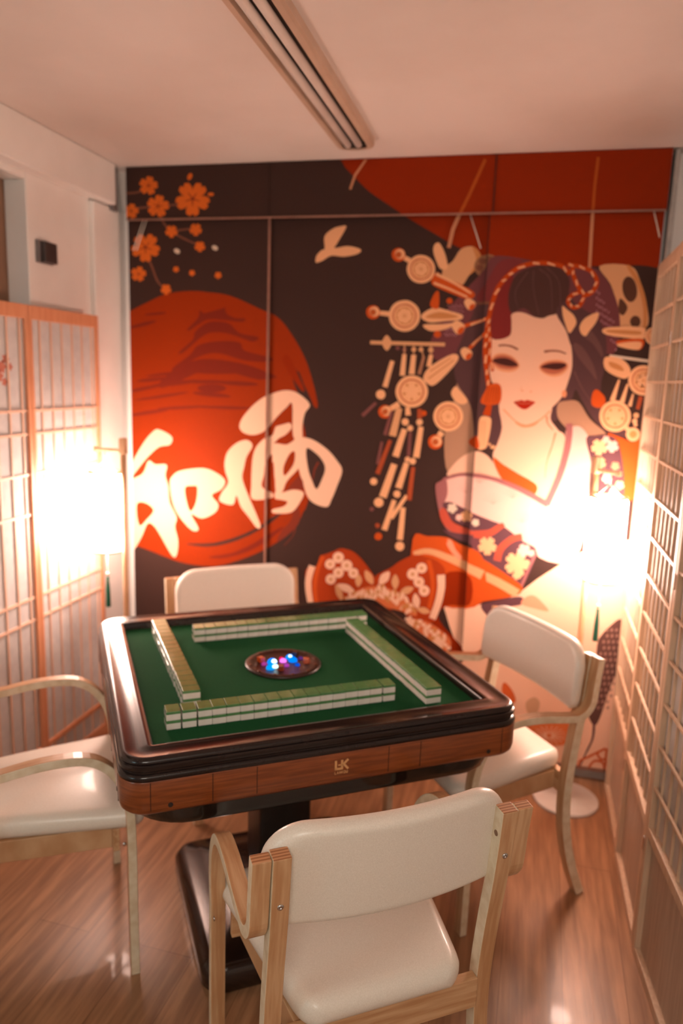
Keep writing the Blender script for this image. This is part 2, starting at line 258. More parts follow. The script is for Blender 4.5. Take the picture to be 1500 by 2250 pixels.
ART = '''Rd~-772,2519 -747,2424 -704,2376 -638,2316 -564,2268 -472,2210 -364,2150 -274,2102 -186,2072 -100,2052 18,2038 150,2031 262,2033 372,2036 525,2045 585,2317 478,2485 13,2519 -402,2536
R~-1748,1821 -1663,1853 -1587,1887 -1491,1925 -1385,1937 -1298,1932 -1201,1918 -1080,1870 -997,1833 -931,1757 -876,1665 -838,1559 -820,1482 -836,1479 -869,1536 -908,1622 -913,1557 -895,1464 -868,1351 -845,1219 -844,1122 -874,1021 -954,916 -1077,834 -1237,768 -1346,756 -1456,767 -1568,798 -1651,820 -1772,848 -1803,1427
dk~-943,1636 -928,1643 -893,1585 -860,1527 -838,1475 -863,1479 -902,1525 -928,1577
Rd~-976,1657 -953,1685 -904,1598 -879,1543 -903,1553
Rp~-1341,1859 -1323,1848 -1292,1854 -1237,1868 -1228,1871 -1219,1846 -1182,1830 -1137,1828 -1152,1814 -1212,1819 -1298,1823 -1348,1800 -1385,1777 -1398,1780 -1348,1828
Rp~-1360,1772 -1298,1812 -1212,1808 -1163,1770 -1079,1754 -1103,1735 -1151,1748 -1224,1768 -1298,1767 -1348,1738 -1417,1683 -1436,1685 -1373,1738
Rp~-1348,1715 -1261,1734 -1163,1731 -1139,1698 -1024,1672 -1041,1655 -1138,1658 -1249,1684 -1323,1676 -1398,1640 -1462,1604 -1462,1621 -1386,1675
Rp~-1430,1628 -1323,1659 -1187,1651 -1077,1626 -1005,1595 -1077,1581 -1199,1606 -1323,1608 -1418,1571 -1514,1532 -1527,1555
Rp~-1539,1813 -1551,1805 -1584,1794 -1627,1784 -1662,1778 -1677,1779 -1665,1787 -1631,1798 -1588,1809 -1553,1814
Rp~-1492,1848 -1501,1843 -1526,1839 -1558,1836 -1584,1835 -1594,1837 -1584,1842 -1559,1846 -1527,1849 -1502,1850
Rp~-1482,1575 -1496,1569 -1535,1561 -1583,1555 -1622,1554 -1637,1557 -1623,1563 -1584,1571 -1536,1577 -1497,1578
Rp~-1512,1546 -1527,1537 -1567,1526 -1619,1514 -1661,1508 -1678,1510 -1663,1518 -1622,1530 -1571,1541 -1529,1547
Rp~-1338,1570 -1360,1561 -1419,1549 -1493,1539 -1554,1533 -1578,1536 -1556,1545 -1495,1557 -1421,1567 -1362,1572
Rp~-1213,1568 -1232,1562 -1283,1558 -1347,1556 -1399,1557 -1419,1561 -1399,1567 -1347,1571 -1283,1573 -1232,1572
Rp~-1076,1561 -1094,1556 -1140,1553 -1199,1554 -1246,1558 -1264,1564 -1245,1569 -1198,1572 -1140,1571 -1093,1567
Rp~-1391,1518 -1415,1510 -1478,1496 -1557,1482 -1623,1474 -1648,1473 -1624,1482 -1559,1495 -1480,1509 -1416,1518
Rp~-1198,1506 -1215,1502 -1259,1501 -1314,1504 -1358,1510 -1374,1516 -1357,1521 -1312,1522 -1258,1519 -1214,1513
Rp~-1482,1441 -1500,1433 -1549,1421 -1610,1410 -1661,1404 -1681,1406 -1663,1414 -1613,1426 -1551,1437 -1501,1443
Rp~-1301,1462 -1323,1456 -1383,1448 -1457,1441 -1518,1439 -1542,1441 -1519,1447 -1458,1455 -1383,1461 -1323,1464
Rp~-1103,1462 -1127,1457 -1188,1453 -1265,1452 -1328,1453 -1352,1456 -1328,1461 -1265,1465 -1188,1466 -1126,1465
Rp~-1368,1607 -1388,1600 -1444,1591 -1514,1583 -1571,1578 -1593,1580 -1572,1586 -1515,1596 -1445,1604 -1389,1608
Rp~-1112,1611 -1137,1606 -1201,1601 -1283,1598 -1349,1599 -1374,1603 -1349,1609 -1283,1614 -1202,1616 -1137,1615
Rp~-1220,1541 -1232,1530 -1265,1522 -1306,1521 -1340,1526 -1352,1536 -1340,1547 -1306,1554 -1265,1556 -1232,1550
Rp~-1000,1593 -1015,1591 -1054,1594 -1102,1602 -1140,1611 -1153,1618 -1138,1620 -1098,1617 -1051,1609 -1013,1600
dk~-1408,851 -1285,863 -1179,897 -1075,949 -1010,1000 -970,1017 -1031,963 -1134,901 -1239,860 -1331,845
Rp~-1300,800 -1193,827 -1104,871 -1030,920 -958,962 -1030,892 -1133,832 -1239,798
dk~-950,913 -893,981 -859,1046 -780,1017 -813,910 -919,844 -985,853
Rk~-968,943 -929,988 -906,1057 -887,1030 -890,985 -928,936 -986,892
Rk|-908,1050 -909,1041 -910,1028 -912,1014 -917,1001 -926,987 -938,972 -950,958 -958,948 -957,947 -948,956 -936,970 -923,985 -913,999 -908,1013 -905,1028 -904,1041 -903,1050
Rk|-907,980 -908,971 -909,958 -911,944 -915,931 -924,916 -937,901 -949,887 -957,877 -955,876 -947,885 -934,899 -922,914 -912,929 -907,943 -904,958 -902,971 -901,980
Rk|-909,1085 -910,1076 -911,1063 -913,1049 -918,1036 -927,1022 -939,1007 -951,993 -959,983 -957,982 -949,991 -937,1005 -924,1020 -914,1034 -909,1048 -906,1063 -905,1076 -903,1084
Cr~-1157,1373 -1157,1397 -1137,1432 -1089,1483 -1032,1520 -962,1541 -906,1530 -855,1487 -875,1450 -885,1396 -886,1339 -924,1351 -931,1484 -957,1469 -1002,1424 -1034,1383 -1059,1361 -1098,1349 -1137,1355
Cr~-895,1349 -838,1341 -775,1304 -732,1260 -708,1219 -728,1152 -749,1096 -769,1061 -824,1072 -857,1102 -876,1156 -895,1209 -903,1277 -922,1330
dk~-865,1303 -823,1285 -794,1256 -781,1223 -792,1182 -815,1134 -834,1162 -856,1219
Rk|-816,1250 -819,1244 -823,1235 -828,1225 -831,1214 -833,1203 -834,1191 -835,1180 -836,1172 -832,1172 -831,1180 -829,1190 -827,1202 -825,1213 -821,1222 -816,1232 -811,1240 -807,1246
Cr~-1226,1225 -1211,1274 -1167,1314 -1123,1326 -1100,1302 -1126,1255 -1137,1209 -1145,1166 -1130,1118 -1102,1057 -1076,1002 -1059,957 -1076,949 -1112,992 -1150,1036 -1171,1084 -1187,1042 -1247,1054 -1240,1090 -1209,1138 -1222,1183
R~-1136,1174 -1104,1232 -1107,1169 -1099,1113 -1114,1098 -1132,1139
Cr~-1100,1239 -1085,1295 -1051,1334 -1015,1353 -998,1391 -945,1407 -932,1387 -958,1356 -994,1334 -1014,1292 -1003,1244 -1035,1225 -1049,1172 -1055,1130 -1015,1105 -1015,1084 -1097,1073 -1103,1134
R|-1034,1383 -1002,1424 -957,1467 -933,1479 -931,1411 -995,1391
Cr~-1011,1312 -950,1315 -888,1352 -868,1279 -899,1216 -947,1161 -968,1112 -993,1106 -1001,1148 -1006,1210
R~-964,1219 -939,1275 -916,1287 -919,1235 -958,1182
Rk|-957,1112 -919,1160 -891,1189 -876,1163 -872,1128 -918,1129
R~-1042,1228 -1018,1271 -1013,1216 -1001,1162 -1004,1120 -1033,1111 -1045,1159
Cr~-1010,1032 -960,1049 -944,1071 -971,1077 -1000,1082 -997,1113 -971,1108 -918,1125 -873,1115 -888,1072 -927,1026 -1003,1017
R|-1011,1319 -972,1345 -937,1330 -975,1316
Cr~-1484,1117 -1468,1153 -1429,1177 -1330,1194 -1270,1180 -1224,1147 -1240,1107 -1285,1078 -1255,1039 -1270,1002 -1331,971 -1383,986 -1348,924 -1377,913 -1431,961 -1469,1024
R~-1411,1103 -1376,1113 -1353,1107 -1360,1039 -1386,999 -1405,1043
Cr~-1675,1177 -1614,1281 -1559,1344 -1528,1350 -1473,1323 -1482,1288 -1536,1274 -1600,1217 -1672,1134
Cr~-1689,1103 -1616,1151 -1586,1211 -1553,1197 -1499,1198 -1505,1151 -1492,1102 -1485,1030 -1453,967 -1461,922 -1446,857 -1455,792 -1479,793 -1533,879 -1565,921 -1596,926 -1629,857 -1679,800 -1691,986
R~-1647,1011 -1603,1021 -1564,991 -1596,948 -1636,916
Br|-1693,2328 -1681,2328 -1664,2328 -1645,2329 -1629,2331 -1615,2334 -1603,2338 -1593,2342 -1586,2345 -1589,2351 -1597,2349 -1607,2345 -1618,2341 -1631,2338 -1646,2337 -1664,2337 -1681,2337 -1693,2337
Br|-1693,2257 -1683,2259 -1668,2262 -1650,2265 -1630,2267 -1609,2269 -1584,2271 -1558,2273 -1532,2275 -1504,2276 -1475,2278 -1446,2279 -1423,2282 -1405,2285 -1392,2289 -1382,2293 -1375,2295 -1379,2302 -1386,2299 -1395,2296 -1408,2292 -1424,2289 -1447,2287 -1475,2285 -1505,2284 -1533,2283 -1559,2281 -1585,2279 -1610,2278 -1632,2276 -1652,2273 -1670,2271 -1685,2268 -1696,2266
Br|-1542,2273 -1535,2261 -1527,2244 -1516,2225 -1507,2209 -1498,2198 -1489,2188 -1480,2180 -1468,2172 -1455,2163 -1439,2155 -1422,2147 -1406,2140 -1388,2133 -1369,2125 -1352,2119 -1341,2114 -1337,2121 -1349,2126 -1366,2132 -1385,2139 -1402,2147 -1418,2154 -1434,2162 -1450,2170 -1463,2178 -1473,2186 -1482,2194 -1490,2203 -1498,2214 -1508,2229 -1517,2247 -1526,2265 -1532,2277
Br|-1465,2170 -1456,2172 -1443,2174 -1428,2176 -1414,2177 -1398,2179 -1382,2180 -1367,2182 -1357,2183 -1357,2190 -1368,2189 -1383,2188 -1399,2187 -1415,2185 -1429,2184 -1444,2182 -1457,2180 -1466,2179
Br|-1586,2083 -1581,2073 -1574,2059 -1567,2043 -1559,2028 -1553,2013 -1548,1999 -1542,1984 -1534,1971 -1524,1961 -1513,1951 -1503,1944 -1496,1939 -1490,1945 -1497,1950 -1507,1957 -1518,1966 -1526,1976 -1533,1988 -1539,2001 -1544,2016 -1550,2031 -1557,2046 -1565,2062 -1572,2077 -1577,2087
Br|-1697,2025 -1637,2007 -1634,2014 -1694,2034
O|-1585,2385 -1583,2395 -1571,2398 -1567,2391 -1560,2396 -1552,2388 -1554,2378 -1558,2373 -1551,2376 -1539,2376 -1532,2368 -1538,2363 -1531,2358 -1536,2349 -1548,2348 -1556,2350 -1550,2345 -1545,2335 -1552,2327 -1560,2330 -1563,2323 -1574,2325 -1579,2334 -1580,2341 -1584,2335 -1593,2328 -1604,2331 -1603,2339 -1612,2339 -1614,2349 -1605,2356 -1598,2358 -1606,2360 -1616,2365 -1616,2375 -1608,2377 -1610,2384 -1600,2389 -1589,2383 -1584,2378
Rk|-1572,2364 -1570,2376 -1572,2377 -1575,2365
Rk|-1570,2359 -1556,2361 -1556,2362 -1570,2362
Rk|-1574,2355 -1568,2344 -1567,2345 -1572,2356
Rk|-1580,2358 -1590,2349 -1589,2349 -1578,2356
Rk|-1579,2363 -1592,2369 -1592,2368 -1580,2361
Rk~-1570,2360 -1573,2356 -1578,2357 -1580,2360 -1577,2364 -1573,2364
O|-1373,2351 -1360,2365 -1339,2363 -1338,2349 -1323,2352 -1315,2335 -1327,2320 -1339,2314 -1325,2314 -1305,2308 -1300,2290 -1314,2285 -1307,2273 -1323,2261 -1343,2267 -1354,2275 -1349,2263 -1349,2245 -1367,2235 -1377,2246 -1388,2236 -1406,2246 -1406,2264 -1401,2276 -1412,2268 -1432,2263 -1448,2276 -1440,2287 -1455,2293 -1449,2311 -1429,2317 -1415,2316 -1427,2323 -1439,2338 -1431,2355 -1415,2351 -1414,2365 -1393,2366 -1380,2351 -1377,2339
Rk|-1369,2309 -1356,2327 -1357,2328 -1374,2312
Rk|-1369,2299 -1345,2293 -1344,2295 -1367,2303
Rk|-1380,2296 -1378,2274 -1376,2274 -1374,2296
Rk|-1387,2304 -1410,2296 -1410,2294 -1385,2299
Rk|-1380,2312 -1396,2329 -1398,2328 -1384,2309
Rk~-1368,2304 -1373,2297 -1381,2298 -1385,2304 -1381,2310 -1373,2310
O|-1545,2308 -1542,2320 -1528,2324 -1523,2316 -1515,2321 -1505,2313 -1508,2301 -1513,2294 -1504,2298 -1490,2298 -1482,2289 -1489,2282 -1480,2277 -1486,2266 -1500,2264 -1509,2267 -1503,2261 -1497,2249 -1505,2239 -1515,2243 -1518,2234 -1532,2236 -1538,2247 -1538,2256 -1543,2248 -1553,2240 -1567,2244 -1566,2253 -1576,2253 -1579,2265 -1569,2274 -1560,2276 -1569,2278 -1581,2284 -1582,2297 -1571,2298 -1575,2307 -1562,2313 -1550,2306 -1544,2300
Rk|-1530,2283 -1527,2298 -1529,2298 -1533,2284
Rk|-1526,2277 -1509,2280 -1510,2281 -1527,2281
Rk|-1532,2273 -1524,2260 -1523,2260 -1529,2274
Rk|-1539,2276 -1551,2266 -1550,2265 -1536,2274
Rk|-1537,2283 -1552,2289 -1553,2288 -1539,2280
Rk~-1527,2278 -1530,2274 -1536,2274 -1538,2279 -1535,2283 -1530,2283
O|-1665,2281 -1663,2290 -1653,2292 -1650,2287 -1644,2291 -1637,2285 -1639,2276 -1642,2272 -1637,2274 -1627,2275 -1621,2268 -1626,2264 -1620,2260 -1624,2252 -1634,2251 -1640,2253 -1636,2249 -1632,2241 -1638,2234 -1644,2237 -1646,2231 -1656,2232 -1660,2240 -1660,2245 -1664,2240 -1671,2235 -1681,2237 -1680,2243 -1687,2243 -1688,2252 -1681,2258 -1675,2260 -1682,2261 -1690,2265 -1690,2273 -1683,2275 -1685,2280 -1677,2284 -1668,2280 -1664,2276
Rk|-1654,2264 -1652,2274 -1653,2275 -1657,2265
Rk|-1652,2260 -1640,2262 -1640,2263 -1652,2262
Rk|-1656,2257 -1650,2248 -1649,2248 -1654,2258
Rk|-1660,2259 -1669,2252 -1668,2252 -1659,2258
Rk|-1659,2264 -1670,2269 -1671,2268 -1661,2262
Rk~-1652,2261 -1654,2258 -1658,2258 -1660,2261 -1658,2264 -1654,2264
O|-1581,2153 -1570,2166 -1552,2164 -1551,2153 -1537,2155 -1531,2140 -1541,2127 -1552,2121 -1539,2122 -1522,2116 -1518,2101 -1531,2096 -1524,2086 -1538,2076 -1556,2080 -1565,2087 -1561,2077 -1561,2061 -1577,2053 -1586,2062 -1595,2053 -1611,2061 -1611,2078 -1606,2088 -1616,2081 -1634,2076 -1648,2087 -1641,2097 -1653,2102 -1649,2118 -1631,2123 -1618,2122 -1629,2128 -1639,2141 -1632,2156 -1619,2153 -1617,2165 -1599,2166 -1588,2153 -1585,2143
Rk|-1579,2117 -1566,2133 -1568,2134 -1582,2119
Rk|-1578,2108 -1557,2103 -1556,2105 -1577,2112
Rk|-1588,2105 -1587,2086 -1585,2086 -1583,2105
Rk|-1594,2112 -1615,2105 -1614,2104 -1592,2108
Rk|-1588,2119 -1602,2134 -1604,2133 -1592,2117
Rk~-1578,2112 -1582,2107 -1589,2107 -1593,2112 -1589,2118 -1581,2118
O|-1627,2026 -1625,2034 -1616,2037 -1612,2032 -1606,2036 -1599,2030 -1601,2021 -1605,2016 -1599,2019 -1589,2020 -1583,2013 -1588,2008 -1582,2005 -1586,1997 -1596,1996 -1603,1997 -1598,1993 -1594,1985 -1600,1978 -1606,1980 -1609,1974 -1618,1975 -1623,1983 -1623,1989 -1626,1984 -1634,1978 -1643,1980 -1642,1987 -1650,1987 -1651,1995 -1644,2001 -1638,2003 -1644,2004 -1653,2009 -1653,2017 -1646,2019 -1648,2025 -1639,2029 -1631,2025 -1626,2020
Rk|-1617,2009 -1615,2019 -1616,2019 -1619,2009
Rk|-1614,2004 -1603,2006 -1603,2007 -1615,2007
Rk|-1618,2001 -1613,1992 -1612,1992 -1616,2002
Rk|-1623,2003 -1631,1996 -1631,1995 -1621,2002
Rk|-1622,2008 -1633,2013 -1633,2012 -1623,2006
Rk~-1615,2005 -1617,2002 -1621,2002 -1623,2005 -1621,2008 -1617,2008
O|-1446,2179 -1439,2177 -1437,2170 -1442,2168 -1439,2164 -1445,2159 -1453,2161 -1457,2164 -1455,2160 -1455,2153 -1462,2149 -1465,2153 -1469,2149 -1476,2153 -1476,2160 -1474,2164 -1479,2161 -1486,2159 -1492,2164 -1489,2168 -1495,2170 -1493,2177 -1485,2179 -1480,2179 -1484,2181 -1489,2187 -1486,2194 -1480,2192 -1480,2198 -1472,2198 -1467,2193 -1466,2188 -1464,2193 -1460,2198 -1452,2197 -1451,2192 -1446,2194 -1442,2187 -1447,2181 -1451,2179
O|-1338,2185 -1331,2183 -1329,2176 -1334,2174 -1331,2170 -1337,2165 -1344,2167 -1348,2170 -1346,2166 -1346,2159 -1353,2155 -1357,2159 -1360,2155 -1367,2159 -1367,2166 -1366,2170 -1370,2167 -1377,2165 -1383,2170 -1380,2174 -1386,2176 -1384,2183 -1376,2185 -1371,2185 -1376,2187 -1380,2193 -1377,2199 -1372,2198 -1371,2203 -1363,2204 -1359,2198 -1357,2194 -1356,2198 -1351,2204 -1344,2203 -1343,2198 -1337,2199 -1334,2193 -1339,2187 -1343,2185
O|-1322,2118 -1316,2116 -1314,2110 -1319,2108 -1316,2105 -1321,2101 -1328,2102 -1331,2105 -1330,2101 -1330,2095 -1335,2092 -1339,2095 -1342,2092 -1348,2095 -1348,2101 -1346,2105 -1350,2102 -1356,2101 -1361,2104 -1359,2108 -1363,2110 -1362,2116 -1356,2118 -1351,2117 -1355,2120 -1359,2124 -1356,2130 -1351,2129 -1351,2133 -1344,2134 -1340,2129 -1339,2125 -1338,2129 -1334,2134 -1327,2133 -1327,2129 -1322,2130 -1319,2125 -1323,2120 -1327,2118
O|-1476,1946 -1469,1944 -1468,1938 -1472,1937 -1470,1933 -1475,1929 -1481,1930 -1485,1933 -1483,1929 -1484,1923 -1489,1920 -1493,1923 -1496,1920 -1502,1923 -1502,1929 -1501,1933 -1504,1930 -1511,1928 -1516,1932 -1513,1936 -1518,1938 -1516,1944 -1510,1946 -1505,1946 -1509,1948 -1513,1953 -1511,1958 -1506,1957 -1505,1962 -1498,1963 -1494,1958 -1493,1954 -1492,1958 -1488,1963 -1481,1962 -1480,1958 -1475,1959 -1473,1953 -1477,1948 -1480,1946
O|-1436,2026 -1433,2025 -1432,2021 -1434,2020 -1433,2018 -1436,2016 -1440,2017 -1442,2018 -1441,2016 -1441,2012 -1444,2011 -1446,2013 -1448,2011 -1451,2012 -1452,2016 -1451,2018 -1453,2017 -1456,2016 -1460,2018 -1458,2020 -1461,2021 -1460,2024 -1456,2026 -1453,2026 -1456,2027 -1458,2030 -1456,2033 -1454,2032 -1453,2035 -1449,2035 -1447,2033 -1446,2030 -1446,2033 -1443,2035 -1439,2035 -1439,2033 -1436,2033 -1435,2030 -1437,2027 -1439,2026
O|-1364,2011 -1361,2010 -1360,2007 -1362,2006 -1361,2003 -1364,2001 -1367,2002 -1369,2004 -1369,2001 -1369,1998 -1372,1996 -1374,1998 -1376,1996 -1379,1998 -1379,2001 -1378,2003 -1380,2002 -1384,2001 -1387,2003 -1386,2005 -1388,2006 -1387,2010 -1384,2011 -1381,2011 -1383,2012 -1386,2015 -1384,2018 -1381,2018 -1381,2020 -1377,2021 -1375,2018 -1374,2016 -1373,2018 -1371,2021 -1367,2020 -1367,2018 -1364,2018 -1362,2015 -1365,2012 -1367,2011
O|-1247,2002 -1243,2001 -1241,1997 -1244,1996 -1243,1994 -1246,1991 -1250,1992 -1253,1994 -1252,1991 -1252,1987 -1255,1985 -1258,1987 -1260,1985 -1263,1987 -1264,1991 -1263,1994 -1265,1992 -1269,1991 -1273,1993 -1271,1996 -1274,1997 -1273,2001 -1269,2002 -1266,2002 -1268,2003 -1271,2007 -1269,2010 -1266,2010 -1266,2013 -1261,2013 -1259,2010 -1258,2007 -1257,2010 -1255,2013 -1250,2013 -1250,2010 -1247,2011 -1245,2007 -1247,2004 -1250,2002
O~-1379,2387 -1385,2380 -1392,2377 -1398,2379 -1400,2386 -1398,2394 -1392,2401 -1386,2404 -1380,2401 -1377,2395
O~-1283,2319 -1285,2315 -1292,2313 -1301,2313 -1308,2316 -1311,2320 -1308,2324 -1301,2326 -1292,2326 -1285,2324
Cg~-1430,2089 -1435,2086 -1443,2087 -1451,2092 -1455,2098 -1453,2104 -1448,2107 -1440,2106 -1432,2102 -1428,2095
Cg~-1261,2101 -1266,2098 -1274,2099 -1281,2103 -1285,2110 -1284,2115 -1278,2118 -1270,2117 -1263,2113 -1259,2107
C~-844,2051 -842,2077 -822,2098 -809,2105 -811,2150 -780,2178 -747,2188 -723,2188 -738,2157 -759,2123 -766,2106 -713,2113 -662,2100 -675,2083 -730,2073 -780,2077 -817,2058
Tg~-249,1605 -207,1571 -186,1473 -168,1326 -188,1265 -269,1236 -292,1379 -271,1463 -263,1529
Cb~239,2033 346,2033 385,1979 416,1895 421,1815 326,1809 316,1884 284,1968
Cd~346,2033 385,1979 416,1895 421,1815 411,1815 403,1890 374,1969 335,2028
Bk~376,1955 378,1928 369,1910 354,1907 338,1922 327,1947 325,1975 334,1993 349,1995 365,1981
Bk~321,1919 350,1889 338,1859 320,1874
Bk~400,1838 398,1825 389,1817 378,1817 368,1825 363,1837 366,1849 374,1857 386,1857 395,1850
Cb~-335,2024 -299,2054 -270,2098 -228,2108 -198,2085 -188,2049 -232,2003 -262,1962 -326,1961
Cd~-228,2108 -198,2085 -188,2049 -232,2003 -209,2054
C~-375,2090 -372,2115 -355,2122 -336,2096 -321,2057 -319,2026 -344,2026 -360,2051
Tk~-116,2034 -124,2008 -148,1992 -178,1992 -204,2008 -216,2034 -208,2059 -184,2075 -153,2075 -127,2059
Br~-124,2034 -126,2027 -132,2023 -141,2023 -148,2027 -151,2034 -148,2040 -142,2044 -134,2044 -127,2040
Br~-135,2012 -137,2006 -144,2001 -152,2001 -159,2006 -162,2012 -160,2019 -154,2023 -145,2023 -138,2019
Br~-163,2010 -165,2004 -171,2000 -180,2000 -187,2004 -190,2010 -188,2017 -181,2021 -173,2021 -166,2017
Br~-180,2030 -183,2023 -189,2019 -198,2019 -205,2023 -208,2030 -206,2037 -199,2041 -191,2041 -183,2037
Br~-172,2053 -174,2046 -181,2042 -189,2042 -196,2046 -200,2053 -197,2060 -191,2064 -182,2064 -175,2060
Br~-146,2058 -148,2051 -154,2047 -163,2047 -170,2051 -173,2058 -171,2065 -164,2069 -156,2069 -149,2065
Pu~-373,1733 -325,1851 -250,1941 -185,2013 -152,2064 -106,2070 -18,2056 65,2038 150,2035 225,2025 262,1993 297,1939 325,1859 332,1763 312,1717 277,1727 199,1756 94,1805 -166,1790 -216,1747 -254,1661 -309,1670 -355,1690
Pr~-200,1915 -162,1982 -115,2054 -38,2054 -66,2018 -109,1972 -131,1905
Pl~240,1943 238,1939 235,1940 235,1944 237,1947 239,1947
Pl~242,1919 240,1915 238,1916 237,1920 239,1924 242,1923
Pl~244,1895 242,1891 240,1892 239,1896 241,1899 244,1899
Pl~246,1871 244,1867 242,1868 241,1872 243,1875 246,1875
Pl~249,1936 247,1932 244,1933 244,1937 246,1941 248,1940
Pl~251,1912 249,1908 247,1909 246,1913 248,1917 251,1916
Pl~253,1888 251,1884 249,1885 248,1889 250,1893 253,1892
Pl~255,1864 253,1860 251,1861 250,1865 252,1868 255,1868
Pl~260,1909 258,1905 255,1906 255,1910 257,1914 259,1913
Pl~262,1885 260,1881 257,1882 257,1886 259,1890 261,1889
Pl~264,1861 262,1857 260,1858 259,1862 261,1866 264,1865
Pl~266,1837 264,1833 262,1834 261,1838 263,1841 266,1841
Pl~269,1902 267,1899 264,1899 264,1903 266,1907 268,1906
Pl~271,1878 269,1874 266,1875 266,1879 268,1883 270,1882
Pl~273,1854 271,1850 269,1851 268,1855 270,1859 273,1858
Pl~275,1830 273,1826 271,1827 270,1831 272,1834 275,1834
Pl~279,1875 277,1872 275,1872 275,1876 277,1880 279,1879
Pl~282,1851 280,1847 277,1848 277,1852 279,1856 281,1855
Pl~284,1827 282,1823 279,1824 279,1828 281,1831 283,1831
Pl~286,1802 284,1799 282,1800 281,1804 283,1807 286,1807
Pl~288,1868 286,1865 284,1865 284,1869 286,1873 288,1872
Pl~291,1844 289,1840 286,1841 286,1845 288,1849 290,1848
Pl~293,1820 291,1816 288,1817 288,1821 290,1825 292,1824
Pl~295,1795 293,1792 291,1793 290,1797 292,1800 295,1800
Pl~299,1841 297,1838 295,1838 294,1842 296,1846 299,1845
Pl~302,1817 300,1813 297,1814 297,1818 299,1822 301,1821
Pl~304,1793 302,1789 299,1790 299,1794 301,1797 303,1797
Pl~306,1768 304,1765 302,1766 301,1770 303,1773 306,1772
Pl~308,1834 306,1831 304,1831 303,1835 305,1839 308,1838
Pl~311,1810 309,1806 306,1807 306,1811 308,1815 310,1814
Pl~313,1786 311,1782 308,1783 308,1787 310,1791 312,1790
Pl~315,1761 313,1758 311,1759 310,1763 312,1766 315,1766
Pl~319,1807 317,1804 315,1804 314,1808 316,1812 319,1811
Pl~321,1783 319,1779 317,1780 317,1784 319,1788 321,1787
Pl~324,1759 322,1755 319,1756 319,1760 321,1763 323,1763
Pl~326,1734 324,1731 321,1731 321,1736 323,1739 325,1738
Pl~-304,1890 -306,1887 -309,1888 -309,1891 -306,1892
Pl~-312,1822 -314,1819 -317,1820 -317,1823 -314,1824
Pl~-303,1873 -305,1870 -308,1871 -308,1874 -305,1875
Pl~-311,1802 -313,1799 -316,1800 -316,1803 -313,1804
Pl~-302,1856 -304,1853 -307,1854 -307,1857 -304,1858
Pl~-310,1782 -311,1779 -315,1780 -315,1783 -312,1785
Pl~-296,1883 -297,1880 -301,1881 -301,1885 -298,1886
Pl~-306,1815 -307,1812 -311,1813 -311,1817 -308,1818
Pl~-295,1866 -296,1863 -300,1864 -300,1868 -297,1869
Pl~-304,1795 -306,1792 -310,1793 -310,1797 -307,1798
Pl~-294,1849 -295,1846 -299,1847 -299,1851 -296,1852
Pl~-303,1775 -305,1772 -308,1773 -309,1777 -305,1778
Pl~-288,1890 -290,1887 -293,1888 -293,1891 -290,1892
Pl~-300,1822 -302,1819 -305,1820 -306,1823 -302,1825
Pl~-287,1873 -289,1870 -292,1871 -292,1875 -289,1876
Pl~-299,1802 -301,1799 -304,1800 -304,1804 -301,1805
Pl~-286,1856 -288,1853 -291,1854 -291,1858 -288,1859
Pl~-298,1782 -300,1779 -303,1780 -303,1784 -300,1785
Pl~-279,1883 -281,1880 -285,1881 -285,1885 -282,1886
Pl~-294,1815 -296,1812 -299,1813 -299,1817 -296,1818
Pl~-278,1866 -280,1864 -284,1865 -284,1868 -281,1869
Pl~-293,1795 -295,1793 -298,1794 -298,1797 -295,1798
Pl~-277,1849 -279,1847 -283,1848 -283,1851 -280,1852
Pl~-292,1775 -294,1773 -297,1774 -297,1777 -294,1778
Pl~-272,1890 -274,1887 -277,1888 -277,1892 -274,1893
Pl~-289,1822 -290,1819 -294,1820 -294,1824 -291,1825
Pl~-271,1873 -273,1870 -276,1871 -276,1875 -273,1876
Pl~-287,1802 -289,1799 -293,1800 -293,1804 -290,1805
Pl~-270,1856 -272,1854 -275,1854 -275,1858 -272,1859
Pl~-286,1782 -288,1780 -291,1781 -292,1784 -288,1785
Pl~-263,1883 -265,1881 -268,1882 -269,1885 -265,1886
Pl~-282,1815 -284,1813 -288,1814 -288,1817 -285,1818
Pl~-262,1866 -264,1864 -267,1865 -268,1868 -264,1869
Pl~-281,1795 -283,1793 -286,1794 -287,1797 -283,1798
Pl~-261,1850 -263,1847 -266,1848 -267,1851 -263,1852
Pl~-280,1776 -282,1773 -285,1774 -285,1777 -282,1778
Pl~-256,1890 -257,1887 -261,1888 -261,1892 -258,1893
Pl~-277,1822 -279,1819 -282,1820 -282,1824 -279,1825
Pl~-255,1873 -256,1871 -260,1872 -260,1875 -257,1876
Pl~-276,1802 -278,1800 -281,1801 -281,1804 -278,1805
Pl~-254,1856 -255,1854 -259,1855 -259,1858 -256,1859
Pl~-275,1782 -276,1780 -280,1781 -280,1784 -277,1785
Pl~-247,1883 -249,1881 -252,1882 -252,1885 -249,1886
Pl~-271,1815 -273,1813 -276,1814 -276,1817 -273,1818
Pl~-246,1867 -248,1864 -251,1865 -251,1868 -248,1869
Pl~-270,1796 -271,1793 -275,1794 -275,1797 -272,1798
Pl~-245,1850 -247,1847 -250,1848 -250,1851 -247,1852
Pl~-268,1776 -270,1773 -274,1774 -274,1777 -271,1778
Hr~-152,1900 -193,1889 -217,1842 -240,1778 -263,1714 -269,1639 -250,1585 -226,1553 -196,1506 -181,1435 -165,1359 -109,1345 -78,1358 -69,1429 -82,1505 -120,1590 -142,1669 -145,1801
Hr~128,1948 167,1898 246,1848 282,1788 293,1717 289,1655 283,1598 307,1499 367,1455 423,1436 395,1414 329,1424 263,1482 217,1548 193,1584 182,1542 165,1499 131,1465 95,1469 115,1545 156,1609 158,1703 124,1806 88,1882
Hm~164,1755 200,1745 245,1685 266,1623 238,1654 193,1704
